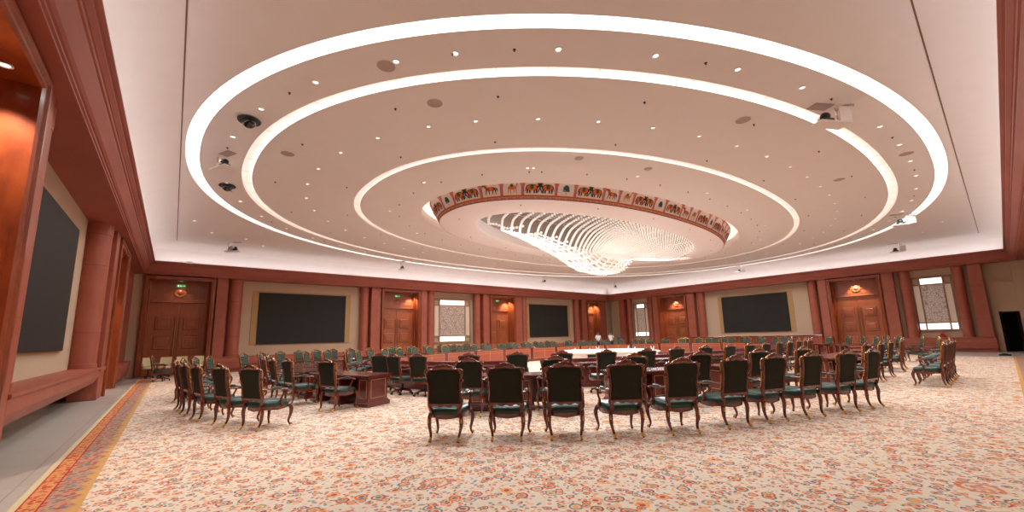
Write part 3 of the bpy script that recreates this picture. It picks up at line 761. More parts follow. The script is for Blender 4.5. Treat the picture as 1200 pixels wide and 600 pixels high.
# ------------------------------------------------------------------ ceiling fixtures and lights
def downlight_proto(name, z, r, label, group):
    t = thing(name, label, 'downlight', (0,0,z), 0, group)
    mb = MB(); mb.lathe([(r*1.0,.01),(r*1.05,-.012),(r*.8,-.016),(r*.72,-.002)], 18); mb.build('trim_ring', M_white, t, smooth=True)
    mb = MB(); mb.lathe([(r*.7,-.004),(r*.5,-.006),(.001,-.007)], 14); mb.build('lens', M_lampg, t)
    return t
def ring_of(proto, a, b, step, t0, z, lights=0, energy=0, every=1, size=60):
    pts = arc_pts(a, b, step, t0); 
    for i, (x, y, t) in enumerate(pts):
        o = proto if i == 0 else copy_tree(proto); o.location = (x, y, z)
        if energy and i % every == 0:
            o2 = bpy.data.objects.new('spot', SPD[(energy, size)]); COL.objects.link(o2); o2.location = (x, y, z-.03)
    return pts
SPD = {}
def spot_data(energy, size, col=(.93,1,1), soft=.12):
    l = bpy.data.lights.new('spot', 'SPOT'); l.energy = energy; l.spot_size = math.radians(size); l.spot_blend = .7; l.color = col; l.shadow_soft_size = soft
    SPD[(energy, size)] = l
def t_at(a, b, x, y):   # parameter of the point of the oval seen in direction (x, y) from the centre
    best = min(range(3600), key=lambda k: abs(math.atan2(*(lambda p: (p[1]-CY, p[0]-CX))(se(a, b, 2*PI*k/3600)))-math.atan2(y-CY, x-CX)))
    return 2*PI*best/3600
spot_data(LA, 150); spot_data(LB, 151)
ring_of(downlight_proto('ceiling_downlight', Z1, .07, 'small round downlight in the ring between the two widest oval light troughs', 'downlights in the outer ceiling ring'), 16.35, 11.75, 1.86, t_at(16.35, 11.75, 3.61, 5.75), Z1, 1, LA, 2, 150)
ring_of(downlight_proto('ceiling_downlight', Z2, .058, 'small round downlight in the ring just inside the second oval light trough', 'downlights in the second ceiling ring'), 14.1, 9.35, 1.49, t_at(14.1, 9.35, 5.23, 7.45), Z2, 1, LB, 1, 151)
ring_of(downlight_proto('ceiling_downlight', Z3, .06, 'tiny downlight between the innermost light line and the painted drum', 'downlights around the painted drum'), 11.2, 6.6, 3.6, t_at(11.2, 6.6, 7.9, 8.5), Z3)
# sprinkler heads
def sprinkler(z, lb, grp):
    mb = MB(); mb.lathe([(.03,.005),(.03,-.006),(.012,-.008),(.01,-.03),(.018,-.033),(.018,-.036),(.001,-.037)], 10)
    return tag(mb.build('sprinkler', M_dev, smooth=True), lb, 'sprinkler', grp)
ring_of(sprinkler(Z1, 'tiny dark sprinkler head between downlights of the outer ceiling ring', 'outer ring sprinklers'), 16.35, 11.75, 1.86*2, t_at(16.35, 11.75, 4.35, 5.0), Z1)
ring_of(sprinkler(Z2, 'tiny dark sprinkler head in the second ceiling ring near its trough', 'second ring sprinklers'), 15.0, 10.3, 3.3, t_at(15.0, 10.3, 4.6, 6.1), Z2)
ring_of(sprinkler(Z2, 'tiny dark sprinkler head near the innermost light line', 'inner sprinklers'), 12.95, 8.35, 3.3, t_at(12.95, 8.35, 6.0, 7.9), Z2)
ring_of(sprinkler(Z3, 'tiny dark sprinkler head around the painted frieze drum', 'drum sprinklers'), 10.9, 6.3, 1.5, t_at(10.9, 6.3, 8.0, 8.4), Z3)
ring_of(sprinkler(ZD, 'tiny dark sprinkler head on the drum underside', 'drum underside sprinklers'), 8.5, 4.1, 3.1, .3, ZD)
# flush speakers
def speaker(x, y, z, lb, r=.17):
    t = thing('ceiling_speaker', lb, 'speaker', (x, y, z), 0, 'flush round ceiling speakers')
    mb = MB(); mb.lathe([(r,.004),(r,-.008),(r*.93,-.012),(r*.9,-.006),(.001,-.006)], 24); mb.build('grille_disc', M_vent, t)
    mb = MB(); mb.lathe([(r*1.05,.004),(r*1.05,-.006),(r*1.0,-.010),(r*.99,.002)], 24); mb.build('rim', M_ceil, t); return t
speaker(2.70,6.81,Z1,'round grey ceiling speaker in the outer ring, upper left'); speaker(11.71,1.71,Z1,'round grey ceiling speaker beside the lowered camera at upper right')
speaker(16.46,1.2,Z1,'round grey ceiling speaker in the outer ring, far right'); speaker(4.03,7.35,Z2,'round grey ceiling speaker in second ring, left of the top middle')
speaker(10.37,3.43,Z2,'round grey ceiling speaker in second ring, right of the top middle'); speaker(2.02,11.93,Z2,'round grey ceiling speaker at the left end of the second ring')
speaker(17.4,3.0,Z2,'round grey ceiling speaker at the right end of the second ring'); speaker(8.75,7.3,Z3,'round grey ceiling speaker above the left part of the frieze',.13); speaker(11.1,6.5,Z3,'round grey ceiling speaker above the middle of the frieze',.13)
# dome cameras
def dome(x, y, z, lb):
    t = thing('dome_camera', lb, 'camera', (x, y, z), 0, 'black dome cameras')
    mb = MB(); mb.lathe([(.20,.0),(.24,-.03),(.23,-.055),(.15,-.06)], 24); mb.build('base_ring', M_dev, t, smooth=True)
    mb = MB(); mb.lathe([(.15*math.cos(a), -.06-.15*math.sin(a)) for a in [PI/2*k/8 for k in range(8)]]+[(.001,-.21)], 20); mb.build('glass_dome', mat('smoked_glass', (18,18,18), rough=.08, spec=.8), t, smooth=True)
dome(0.96,10.52,Z1,'larger black dome camera at the left of the ceiling ring'); dome(0.97,15.57,Z1,'black dome camera below the lowered white tray at left')
# lowered camera trays
def tray(x, y, z, ang, drop, lb, sc_=1., panel=True):
    t = thing('lowered_camera_lift', lb, 'camera lift', (x, y, z), ang, 'camera trays lowered from the ceiling')
    s = sc_
    mb = MB(); mb.box(-.02*s, .42*s, -.12*s, .12*s, -.01, .004); mb.build('ceiling_hatch', M_vent, t)
    for dx in (-.06, .06):
        mb = MB(); mb.tube([(-.2*s+dx*s,0,.0),(-.2*s+dx*s*.4,.0,-drop*.5),(-.2*s+dx*s,0,-drop)], .014, 6); mb.tube([(-.2*s+dx*s,0,-drop*.5),(-.2*s-dx*s,0,-drop*.8)], .01, 6); mb.build('lift_rod', M_chrome, t)
    mb = MB(); mb.cbox(-.34*s, .38*s, -.15*s, .15*s, -drop-.03, -drop, .006); mb.build('tray', M_ceil, t)
    if panel:
        mb = MB(); mb.cbox(-.34*s, -.06*s, .12*s, .15*s, -drop, -drop+.32*s, .004); mb.build('back_plate', M_ceil, t)
    cm = MB(); cm.cbox(.0, .24*s, -.09*s, .09*s, -drop, -drop+.09*s, .015); cm.ell((.12*s,0,-drop+.15*s), (.10*s,.085*s,.085*s), 14, 8)
    c = cm.build('camera_head', M_dev, t, smooth=True)
    mb = MB(); q = [(.12*s-.10*s*0+r*0,0,0) for r in (0,)]; mb.tube([(.12*s,-.07*s,-drop+.15*s),(.12*s,-.13*s,-drop+.15*s)], [.045*s,.05*s], 12); mb.build('lens', M_chrome, c)
tray(0.66,13.05,Z1, math.radians(-65), .38, 'white ceiling tray with black camera lowered at the left edge of the ring')
tray(11.4,1.95,Z1, math.radians(150), .42, 'lowered camera tray crossing the second light trough at upper right', 1.15)
tray(25.2,2.3,Z1, math.radians(100), .5, 'lowered camera hanging over the outer trough at right', 1.1)
tray(1.99,24.6,ZC, math.radians(-40), .45, 'small lowered camera above the far left corner doors', 1.)
tray(11.33,25.0,ZC, math.radians(-90), .5, 'small lowered camera above the far left wall, left of centre', .9)
tray(34.0,3.6,ZC, math.radians(120), .5, 'small lowered camera under the cove above the far right doors', 1.)
tray(34.0,12.7,ZC, math.radians(160), .5, 'small lowered camera above the far right wall screen', .9)
tray(24.4,25.0,ZC, math.radians(-90), .5, 'tiny lowered camera below the chandelier tip, far wall', .9)
tray(33.6,24.3,ZC, math.radians(-120), .5, 'tiny lowered camera beside the far room corner', .9)
# white boxes on the cornice lip
for x, y, lb in ((.35,YA-.56,'white box on the cornice lip above the far left corner'), (33.2,YA-.56,'white box on the cornice lip left of the far room corner'), (XB-.56,17.0,'white box on the cornice lip above the far right screen')):
    mb = MB(); mb.cbox(x-.13, x+.13, y-.05, y+.05, 5.64, 5.76, .01); mb.cbox(x-.08, x+.08, y-.07, y+.07, 5.69, 5.72, .005); tag(mb.build('white_box', M_white), lb, 'box')
# few downlights outside the rings
for i, (x, y) in enumerate(((.30,21.),(1.0,22.9),(28.96,1.3),(31.2,2.2),(2.4,23.4),(3.3,24.6),(30.8,24.6),(33.2,22.5))):
    if i == 0: d0 = downlight_proto('ceiling_downlight', ZC, .07, 'small downlight in a ceiling corner outside the widest oval trough', 'downlights in the ceiling corners'); d0.location = (x, y, ZC)
    else: c = copy_tree(d0); c.location = (x, y, ZC)

# chandelier glow (the lamps inside the bead ribs)
for i in range(7):
    l = bpy.data.lights.new('chandelier_lamp', 'POINT'); l.energy = LCH; l.color = (.95,1,1); l.shadow_soft_size = .35
    o = bpy.data.objects.new('chandelier_lamp', l); COL.objects.link(o); o.location = (11+2.0*i, CY, 5.35 if i not in (2, 3) else 4.55)
    l = bpy.data.lights.new('chandelier_lamp', 'SPOT'); l.energy = LDN; l.color = (.95,1,1); l.shadow_soft_size = .25; l.spot_size = math.radians(165); l.spot_blend = .35
    o = bpy.data.objects.new('chandelier_lamp', l); COL.objects.link(o); o.location = (11+2.0*i, CY, 5.25 if i not in (2, 3) else 4.45)

w = bpy.data.worlds.new('world'); sc.world = w; w.use_nodes = True
w.node_tree.nodes['Background'].inputs[0].default_value = (.9,.8,.75,1); w.node_tree.nodes['Background'].inputs[1].default_value = .02
sc.view_settings.view_transform = 'Standard'; sc.view_settings.look = 'None'; sc.view_settings.exposure = EXPO; sc.view_settings.gamma = 1
sc.view_settings.use_curve_mapping = False

# ------------------------------------------------------------------ carved armchairs
def outline_outer():
    return [(.205,.36),(.235,.42),(.264,.50),(.260,.60),(.249,.70),(.254,.83),(.268,.91),(.282,.965),(.284,1.000),(.272,1.030),(.245,1.048),(.20,1.046),(.158,1.046),(.150,1.066),(.128,1.082),(.096,1.084),(.070,1.101),(.03,1.107),(0,1.105)]
def outline_inner():
    return [(.185,.455),(.205,.50),(.230,.54),(.226,.60),(.216,.70),(.221,.83),(.233,.91),(.242,.955),(.240,.978),(.228,.998),(.205,1.010),(.178,1.012),(.150,1.014),(.128,1.020),(.10,1.026),(.075,1.026),(.05,1.030),(.022,1.034),(0,1.034)]
def by(z): return -.235-(z-.42)*.17          # the back leans backward
def chair_meshes(swivel=False):
    M = {}
    # back frame : thick carved outline with scalloped bottom rail
    mb = MB(); O, I = outline_outer(), outline_inner()
    full = lambda L: [(x, z) for x, z in L]+[(-x, z) for x, z in reversed(L[:-1])]
    fo, fi = full(O), full(I)
    t = .028
    lo = [[(x, by(z)+dy, z) for x, z in L] for L, dy in ((fi, t),(fo, t*.6),(fo, -t*.6),(fi, -t),(fi, t))]
    # centre ridge to round the frame
    mid = [((a[0]+b[0])/2, (a[1]+b[1])/2) for a, b in zip(fo, fi)]
    fo2 = [(x*1.0, z) for x, z in fo]
    loops = [[(x, by(z)+t*.5, z) for x, z in fi], [(x, by(z)+t*1.15, z) for x, z in mid], [(x, by(z)+t*.3, z) for x, z in fo2], [(x, by(z)-t*.5, z) for x, z in fo2], [(x, by(z)-t*1.15, z) for x, z in mid], [(x, by(z)-t*.5, z) for x, z in fi], [(x, by(z)+t*.5, z) for x, z in fi]]
    mb.loft(loops, close=False)
    # bottom rail, scalloped lower edge
    n = 16; up = []; dn = []
    for k in range(n+1):
        x = -.235+.47*k/n; up.append((x, .535)); dn.append((x, .492+.012*math.cos(x*46)+.010*(abs(x)/.235)))
    for dy0, dy1 in ((.022,-.022),):
        L1 = [[(x, by(z)+dy0, z) for x, z in up],[(x, by(z)+dy0, z) for x, z in dn],[(x, by(z)+dy1, z) for x, z in dn],[(x, by(z)+dy1, z) for x, z in up],[(x, by(z)+dy0, z) for x, z in up]]
        mb.loft(L1, close=False)
    # crest carving and shoulder beads
    for x, z, r in ((0,1.10,.034),(.058,1.092,.026),(-.058,1.092,.026),(.118,1.066,.026),(-.118,1.066,.026)): mb.ell((x, by(z), z), (r, .026, r*.7), 8, 5)
    for s in (-1, 1): mb.ell((s*.278, by(.86)+.004, .865), (.02,.02,.028), 8, 5); mb.ell((s*.272, by(1.0), 1.005), (.026,.028,.028), 8, 5)
    M['back_frame'] = (mb, [M_chwood], True)
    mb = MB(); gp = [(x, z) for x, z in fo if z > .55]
    mb.tube([(x*.965, by(z)+.030, z-.012) for x, z in gp], .0085, 6); M['gold_edge'] = (mb, [M_gold], True)  # thin gold-coloured strip following the frame's front outline
    # upholstered back : tufted front, flat dark rear
    mb = MB(); nx, nz = 24, 30
    def half(z):
        for (x0, z0), (x1, z1) in zip(I[1:], I[2:]):
            if z0 <= z <= z1: return x0+(x1-x0)*(z-z0)/max(1e-6, z1-z0)
        return .19
    def ztop(u):
        x = abs(u)*.236
        pts = [p for p in I if p[1] > 1.0]
        for (x0, z0), (x1, z1) in zip(pts, pts[1:]):
            if x1 <= x <= x0: return z0+(z1-z0)*(x0-x)/max(1e-6, x0-x1)
        return 1.012
    g = []
    for j in range(nz+1):
        row = []
        for i in range(nx+1):
            u = -1+2*i/nx; v = j/nz; z = .53+v*(min(ztop(u), 1.034)+.004-.53); x = u*(half(min(z, .955))+.004)*(1-.13*max(0, (v-.86)/.14)**2)
            e = min(1, (1-abs(u))*5, (1-abs(2*v-1))*6)
            tuft = abs(math.sin(PI*(u*3+v*4.5)))*abs(math.sin(PI*(u*3-v*4.5)))
            row.append((x, by(z)+.012+e*(.014+.030*tuft**.7), z))
        g.append(row)
    mb.loft(g, close=False); M['backrest'] = (mb, [M_tuft], True)
    mb = MB(); g = []
    for j in range(15):
        row = []
        for i in range(9):
            u = -1+2*i/8; v = j/14; z = .53+v*(min(ztop(u), 1.034)+.004-.53); x = u*(half(min(z, .955))+.004)*(1-.13*max(0, (v-.86)/.14)**2)
            e = min(1, (1-abs(u))*4, (1-abs(2*v-1))*4); row.append((x, by(z)-.010-e*.010, z))
        g.append(list(reversed(row)))
    mb.loft(g, close=False); M['rear_panel'] = (mb, [M_olive], True)
    # seat cushion
    def seat_loop(k, z):
        pts = []; 
        for a in range(28):
            w = 2*PI*a/28; c, s = math.cos(w), math.sin(w)
            x = math.copysign(abs(c)**.45, c); y = math.copysign(abs(s)**.5, s)
            yy = .03+y*.27*k; hw = (.255+.05*(yy+.24)/.54)*k
            pts.append((x*hw, yy, z))
        return pts
    mb = MB(); mb.loft([seat_loop(.95,.365), seat_loop(1.0,.39), seat_loop(1.0,.425), seat_loop(.95,.455), seat_loop(.8,.472), seat_loop(.45,.482), seat_loop(.05,.484)], cap=True)
    M['seat'] = (mb, [M_green], True)
    # seat rail with scalloped lower edge
    mb = MB(); L = seat_loop(.97, 0); top = [(x, y, .372) for x, y, _ in L]; bot = []
    for i, (x, y, _) in enumerate(L):
        w = 2*PI*i/28; bot.append((x*.98, .03+(y-.03)*.98, .325-.022*max(0, math.cos(4*w))**2*(1 if abs(math.sin(2*w)) < .8 else 0)))
    mb.loft([top, bot, [(x*.9, .03+(y-.03)*.9, .335) for x, y, _ in L], [(x*.9, .03+(y-.03)*.9, .37) for x, y, _ in L]]); M['seat_rail'] = (mb, [M_chwood], True)
    # arms
    for s, nm in ((1,'arm_r'),(-1,'arm_l')):
        mb = MB(); p = catmull([(s*.235,by(.68)+.01,.685),(s*.258,-.16,.680),(s*.268,-.02,.668),(s*.285,.10,.660),(s*.298,.16,.652),(s*.296,.185,.632)], 5)
        mb.tube(p, [.020]*(len(p)-6)+[.022,.024,.026,.027,.026,.018][:6], 8, .8)
        p = catmull([(s*.290,.13,.645),(s*.300,.105,.57),(s*.292,.07,.50),(s*.292,.085,.43),(s*.288,.10,.385)], 5)
        mb.tube(p, [.017]*(len(p)//2)+[.022]*(len(p)-len(p)//2), 8); M[nm] = (mb, [M_chwood], True)
        mb = MB(); mb.ell((s*.270,-.02,.690), (.030,.12,.020), 10, 6); M[nm+'_pad'] = (mb, [M_green], True)
    if not swivel:
        for sx in (-1, 1):
            mb = MB(); p = catmull([(sx*.262,.255,.375),(sx*.292,.285,.30),(sx*.286,.282,.20),(sx*.266,.262,.10),(sx*.270,.270,.045),(sx*.288,.290,.012)], 5)
            n = len(p); rr = lerp_tab
            mb.tube(p, [lerp_tab([(0,.034),(.25,.034),(.5,.022),(.8,.014),(.9,.015),(1,.022)], i/(n-1)) for i in range(n)], 8); M['fleg_%d' % sx] = (mb, [M_chwood], True)
            mb = MB(); mb.ell((sx*.296,.292,.285), (.020,.022,.045), 8, 5); mb.tube([(sx*.288,.290,.05),(sx*.292,.296,.012)], [.018,.024], 8); M['fgilt_%d' % sx] = (mb, [M_gold], True)
            mb = MB(); p = catmull([(sx*.225,-.225,.40),(sx*.240,-.24,.30),(sx*.236,-.235,.20),(sx*.215,-.245,.10),(sx*.208,-.275,.045),(sx*.214,-.305,.010)], 5)
            n = len(p); mb.tube(p, [lerp_tab([(0,.030),(.25,.032),(.5,.022),(.8,.015),(.9,.016),(1,.022)], i/(n-1)) for i in range(n)], 8); M['rleg_%d' % sx] = (mb, [M_chwood], True)
            mb = MB(); mb.ell((sx*.244,-.255,.29), (.016,.018,.05), 8, 5); mb.tube([(sx*.209,-.268,.06),(sx*.214,-.305,.012)], [.016,.023], 8); M['rgilt_%d' % sx] = (mb, [M_gold], True)
    else:
        mb = MB(); mb.lathe([(.035,.10),(.035,.22),(.026,.22),(.026,.335),(.09,.335),(.09,.345)], 14, (0,.03,0)); M['pedestal'] = (mb, [M_dev], True)
        mb = MB(); 
        for k in range(5):
            w = 2*PI*k/5+.3; mb.tube([(0,.03,.13),(.12*math.cos(w),.03+.12*math.sin(w),.12),(.29*math.cos(w),.03+.29*math.sin(w),.075)], [.032,.028,.02], 8)
        M['star_base'] = (mb, [M_chwood], True)
        for k in range(5):
            w = 2*PI*k/5+.3; mb = MB(); x, y = .29*math.cos(w), .03+.29*math.sin(w)
            for q in (-.016, .016): mb.tube([(x+q-.008,y,.031),(x+q+.008,y,.031)], .03, 10)
            M['caster_%d' % k] = (mb, [M_dev], True)
    return M
def make_chair(name, swivel=False):
    t = thing(name, None, 'chair'); M = chair_meshes(swivel)
    def b(k, nm, par): mb, m, sm = M[k]; return mb.build(nm, m, par, smooth=sm)
    b('seat', 'seat', t); b('seat_rail', 'seat_rail', t); bf = b('back_frame', 'back_frame', t); gg = b('gold_edge', 'gold_strip', bf); gg['label'] = 'thin gold strip along the front edge of the back frame'; b('backrest', 'backrest', t)
    rp = b('rear_panel', 'rear_panel', t); rp['label'] = 'dark olive cloth on the rear of the backrest'
    for q in ('arm_r', 'arm_l'):
        a = b(q, 'armrest', t); b(q+'_pad', 'arm_pad', a)
    if swivel:
        b('pedestal', 'pedestal', t); s = b('star_base', 'star_base', t)
        for k in range(5): b('caster_%d' % k, 'caster', s)
    else:
        for sx in (-1, 1):
            for q in ('f', 'r'):
                l = b('%sleg_%d' % (q, sx), 'leg', t); g = b('%sgilt_%d' % (q, sx), 'gilt_carving', l); g['label'] = 'gilded carving on the knee and foot'
    return t
proto_arm = make_chair('carved_armchair'); proto_swv = make_chair('swivel_armchair', True)
used = {proto_arm.name: False, proto_swv.name: False}
CHAIRS = []     # (object, row, x, y)
def put(proto, x, y, fx, fy, row, jit=0.):
    """x, y = point under the rear legs; fx, fy = the way the chair faces"""
    if used[proto.name]: o = copy_tree(proto)
    else: o = proto; used[proto.name] = True
    l = math.hypot(fx, fy); fx, fy = fx/l, fy/l; a = math.atan2(fy, fx)-PI/2+jit
    o.location = (x+.27*fx, y+.27*fy, .021); o.rotation_euler = (0,0,a); CHAIRS.append((o, row, x, y)); return o
rnd = random.Random(3)
# outer row
A1_, B1_ = 16.95, 11.97
near1 = [(1.14,8.52,.88,.47),(.77,9.38,.94,.33),(.46,10.41,.97,.22),(.30,11.42,.985,.17),(.20,12.36,.99,.08),
         (3.15,5.39,.71,.70),(3.82,4.78,.71,.70),(4.45,4.22,.70,.71),(5.18,3.67,.53,.85),(5.93,3.21,.49,.87),(6.85,2.84,.40,.92),(7.67,2.56,.32,.95),(8.48,2.25,.31,.95),(9.39,1.95,.30,.95),(10.28,1.74,.20,.98)]
for i, (x, y, fx, fy) in enumerate(near1): put(proto_arm, x, y, fx, fy, 'outer_left' if i < 5 else 'outer_front', rnd.uniform(-.03,.03))
for x in (14.9,15.85,16.8,17.75): put(proto_arm, x, 1.1, 0.02, 1, 'outer_passage', rnd.uniform(-.03,.03))
for x, y in ((20.7,1.35),(22.7,1.75),(25.0,2.4)):
    fx, fy = inward(A1_, B1_, x, y); put(proto_arm, x, y, fx, fy, 'outer_right')
# the remaining outer chairs, along the oval on the far side
def along(a, b, step, t0, t1, row, proto, gaps=()):
    pts = [p for p in arc_pts(a, b, step, t0) if True]; out = []
    for x, y, t in pts:
        tt = t-t0
        if tt > (t1-t0): break
        if any(g0 < math.degrees(t) % 360 < g1 for g0, g1 in gaps): continue
        fx, fy = inward(a, b, x, y); put(proto, x, y, fx, fy, row, rnd.uniform(-.06,.06)); out.append((x, y))
    return out
TWO = 2*PI
along(A1_, B1_, 1.12, math.radians(-50), math.radians(90), 'outer_far_right', proto_arm, ((-1,54),(318,361),(60,68)))
along(A1_, B1_, 1.12, math.radians(91.5), math.radians(176), 'outer_far_left', proto_arm, ((112,120),(150,157)))
# second row : behind the separate desks, two or three chairs each
pairs_near = [((2.1,13.58),(2.1,12.32)), ((2.22,11.15),(2.66,9.54)), ((4.46,6.72),(5.66,5.60)), ((6.98,4.75),(8.21,4.05)), ((9.65,3.48),(11.03,3.04)), ((13.95,2.44),(15.35,2.36),(16.9,2.36))]
A2_, B2_ = 14.9, 10.55
mx = lambda p: [(2*CX-x, y) for x, y in p]
my = lambda p: [(x, 2*CY-y) for x, y in p]
pairs = [(p, 'second_near') for p in pairs_near]
pairs += [(mx(p), 'second_right') for p in pairs_near[:5]]+[([(19.1,2.38),(20.6,2.5)], 'second_right')]
pairs += [(my(p), 'second_far') for p in pairs_near[1:]]+[(my(mx(p)), 'second_far') for p in pairs_near[1:5]]+[([(19.1,23.52),(20.6,23.4)], 'second_far')]
for p, row in pairs:
    for x, y in p:
        fx, fy = inward(A2_, B2_, x, y); put(proto_arm, x, y, fx, fy, row, rnd.uniform(-.05,.05))
# inner row of swivel chairs around the oval table
A3_, B3_ = 12.6, 7.75
inner_near = [(4.62,11.75),(4.72,10.75),(5.02,9.95),(5.9,8.85),(6.8,8.05),(7.65,7.32),(8.6,6.65),(9.6,6.12)]
for x, y in inner_near:
    fx, fy = inward(A3_, B3_, x, y); put(proto_swv, x, y, fx, fy, 'inner_near', rnd.uniform(-.05,.05) if (x, y) != (4.62,11.75) else .5)
along(A3_, B3_, 1.13, t_at(A3_, B3_, 10.7, 5.8), math.radians(324), 'inner_near', proto_swv)
along(A3_, B3_, 1.13, math.radians(-28), math.radians(172), 'inner_far', proto_swv)

# ------------------------------------------------------------------ desks of the second row
DESKS = []
DA, DB = 14.3, 9.95
def desk(p, seats, row):
    """curved two- or three-seat desk, concentric with the oval, in front of chairs p (rear-leg points)"""
    ang = lambda x, y: math.atan2(y-CY, x-CX)
    ts = [t_at(DA, DB, *q) for q in (p[0], p[-1])]
    if ts[1]-ts[0] > PI: ts[0] += TWO
    if ts[0]-ts[1] > PI: ts[1] += TWO
    t0, t1 = min(ts), max(ts)
    # walk .55 m beyond both end seats
    def walk(t, d, sgn):
        last = se(DA, DB, t); acc = 0
        while acc < d: t += sgn*.002; c = se(DA, DB, t); acc += math.dist(c, last); last = c
        return t
    ext = .34 if row_short(p) else .42
    t0, t1 = walk(t0, ext, -1), walk(t1, ext, 1)
    NK = 400; path = []; acc = 0; last = None
    for k in range(NK+1):
        t = t0+(t1-t0)*k/NK; c = se(DA, DB, t)
        if last: acc += math.dist(c, last)
        path.append((acc, c, inward(DA, DB, *c))); last = c
    L = acc
    def at(s, w, z):
        s = max(0, min(L, s)); k = min(NK-1, int(s/L*NK)); 
        while k > 0 and path[k][0] > s: k -= 1
        while k < NK-1 and path[k+1][0] < s: k += 1
        a, b = path[k], path[k+1]; f = (s-a[0])/max(1e-9, b[0]-a[0])
        c = (a[1][0]+(b[1][0]-a[1][0])*f, a[1][1]+(b[1][1]-a[1][1])*f); n = a[2]
        return (c[0]+n[0]*w-ox, c[1]+n[1]*w-oy, z)
    m = path[NK//2]; ox, oy = m[1][0]+m[2][0]*.35, m[1][1]+m[2][1]*.35
    t = thing('conference_desk', None, 'desk', (ox, oy, .012), 0)
    def block(mb, s0, s1, w0, w1, z0, z1, c=.01):
        n = max(1, int((s1-s0)/.25)); loops = []
        for w, z in ((w0+c, z0), (w0, z0+c), (w0, z1-c), (w0+c, z1), (w1-c, z1), (w1, z1-c), (w1, z0+c), (w1-c, z0)):
            row_ = []
            for k in range(n+1):
                s = s0+(s1-s0)*k/n; e = 0
                q_ = at(s, w, z); row_.append(q_)
            loops.append(row_)
        mb.loft(loops+[loops[0]], close=False); N1 = n+1; base = len(mb.v)-N1*9
        mb.f.append(tuple(base+N1*r for r in range(7, -1, -1))); mb.mi.append(0)
        mb.f.append(tuple(base+N1*r+n for r in range(8))); mb.mi.append(0)
    mb = MB(); block(mb, .03, L-.03, .0, .70, .645, .68); block(mb, 0, L, -.03, .73, .68, .71, .013); mb.build('tabletop', M_desk, t)
    w = .34; k = seats
    for i in range(k+1):
        s0 = .08+(L-.16-w)*i/k; s1 = s0+w
        mb = MB(); block(mb, s0, s1, .05, .65, .10, .65); block(mb, s0-.05, s1+.05, .0, .70, 0, .10, .02); block(mb, s0-.02, s1+.02, .03, .67, .10, .13, .01)
        pd = mb.build('pedestal', M_desk, t); mb = MB(); g = .012
        for (a, b, c, d) in ((.05,w-.05,.18,.18+g),(.05,w-.05,.60-g,.60),(.05,.05+g,.18,.60),(w-.05-g,w-.05,.18,.60)):
            block(mb, s0+a, s0+b, .042, .052, c, d, .001)
        if i in (0, k):
            mb.build('inlay_frame', M_ldesk, pd); mb = MB()
            se_ = s0 if i == 0 else s1; e0, e1 = (se_-.008, se_+.002) if i == 0 else (se_-.002, se_+.008)
            for (a, b, c, d) in ((.12,.58,.18,.18+g),(.12,.58,.60-g,.60),(.12,.12+g,.18,.60),(.58-g,.58,.18,.60)): block(mb, e0, e1, a, b, c, d, .001)
        mb.build('inlay_frame', M_ldesk, pd)
        mb = MB()
        for (a, b, c, d) in ((.05,w-.05,.18,.18+g),(.05,w-.05,.60-g,.60),(.05,.05+g,.18,.60),(w-.05-g,w-.05,.18,.60)): block(mb, s0+a, s0+b, .648, .658, c, d, .001)
        mb.build('inlay_frame', M_ldesk, pd)
    mb = MB(); block(mb, .12, L-.12, .56, .60, .08, .65); mb.build('modesty_panel', M_desk, t)
    DESKS.append((t, ox, oy, row, L/2))
def row_short(p): return any(abs(y-v) < .02 for _, y in p for v in (13.58, 12.32, 2*CY-13.58, 2*CY-12.32))
for p, row in pairs: desk(p, 3 if len(p) == 3 else 2, row)

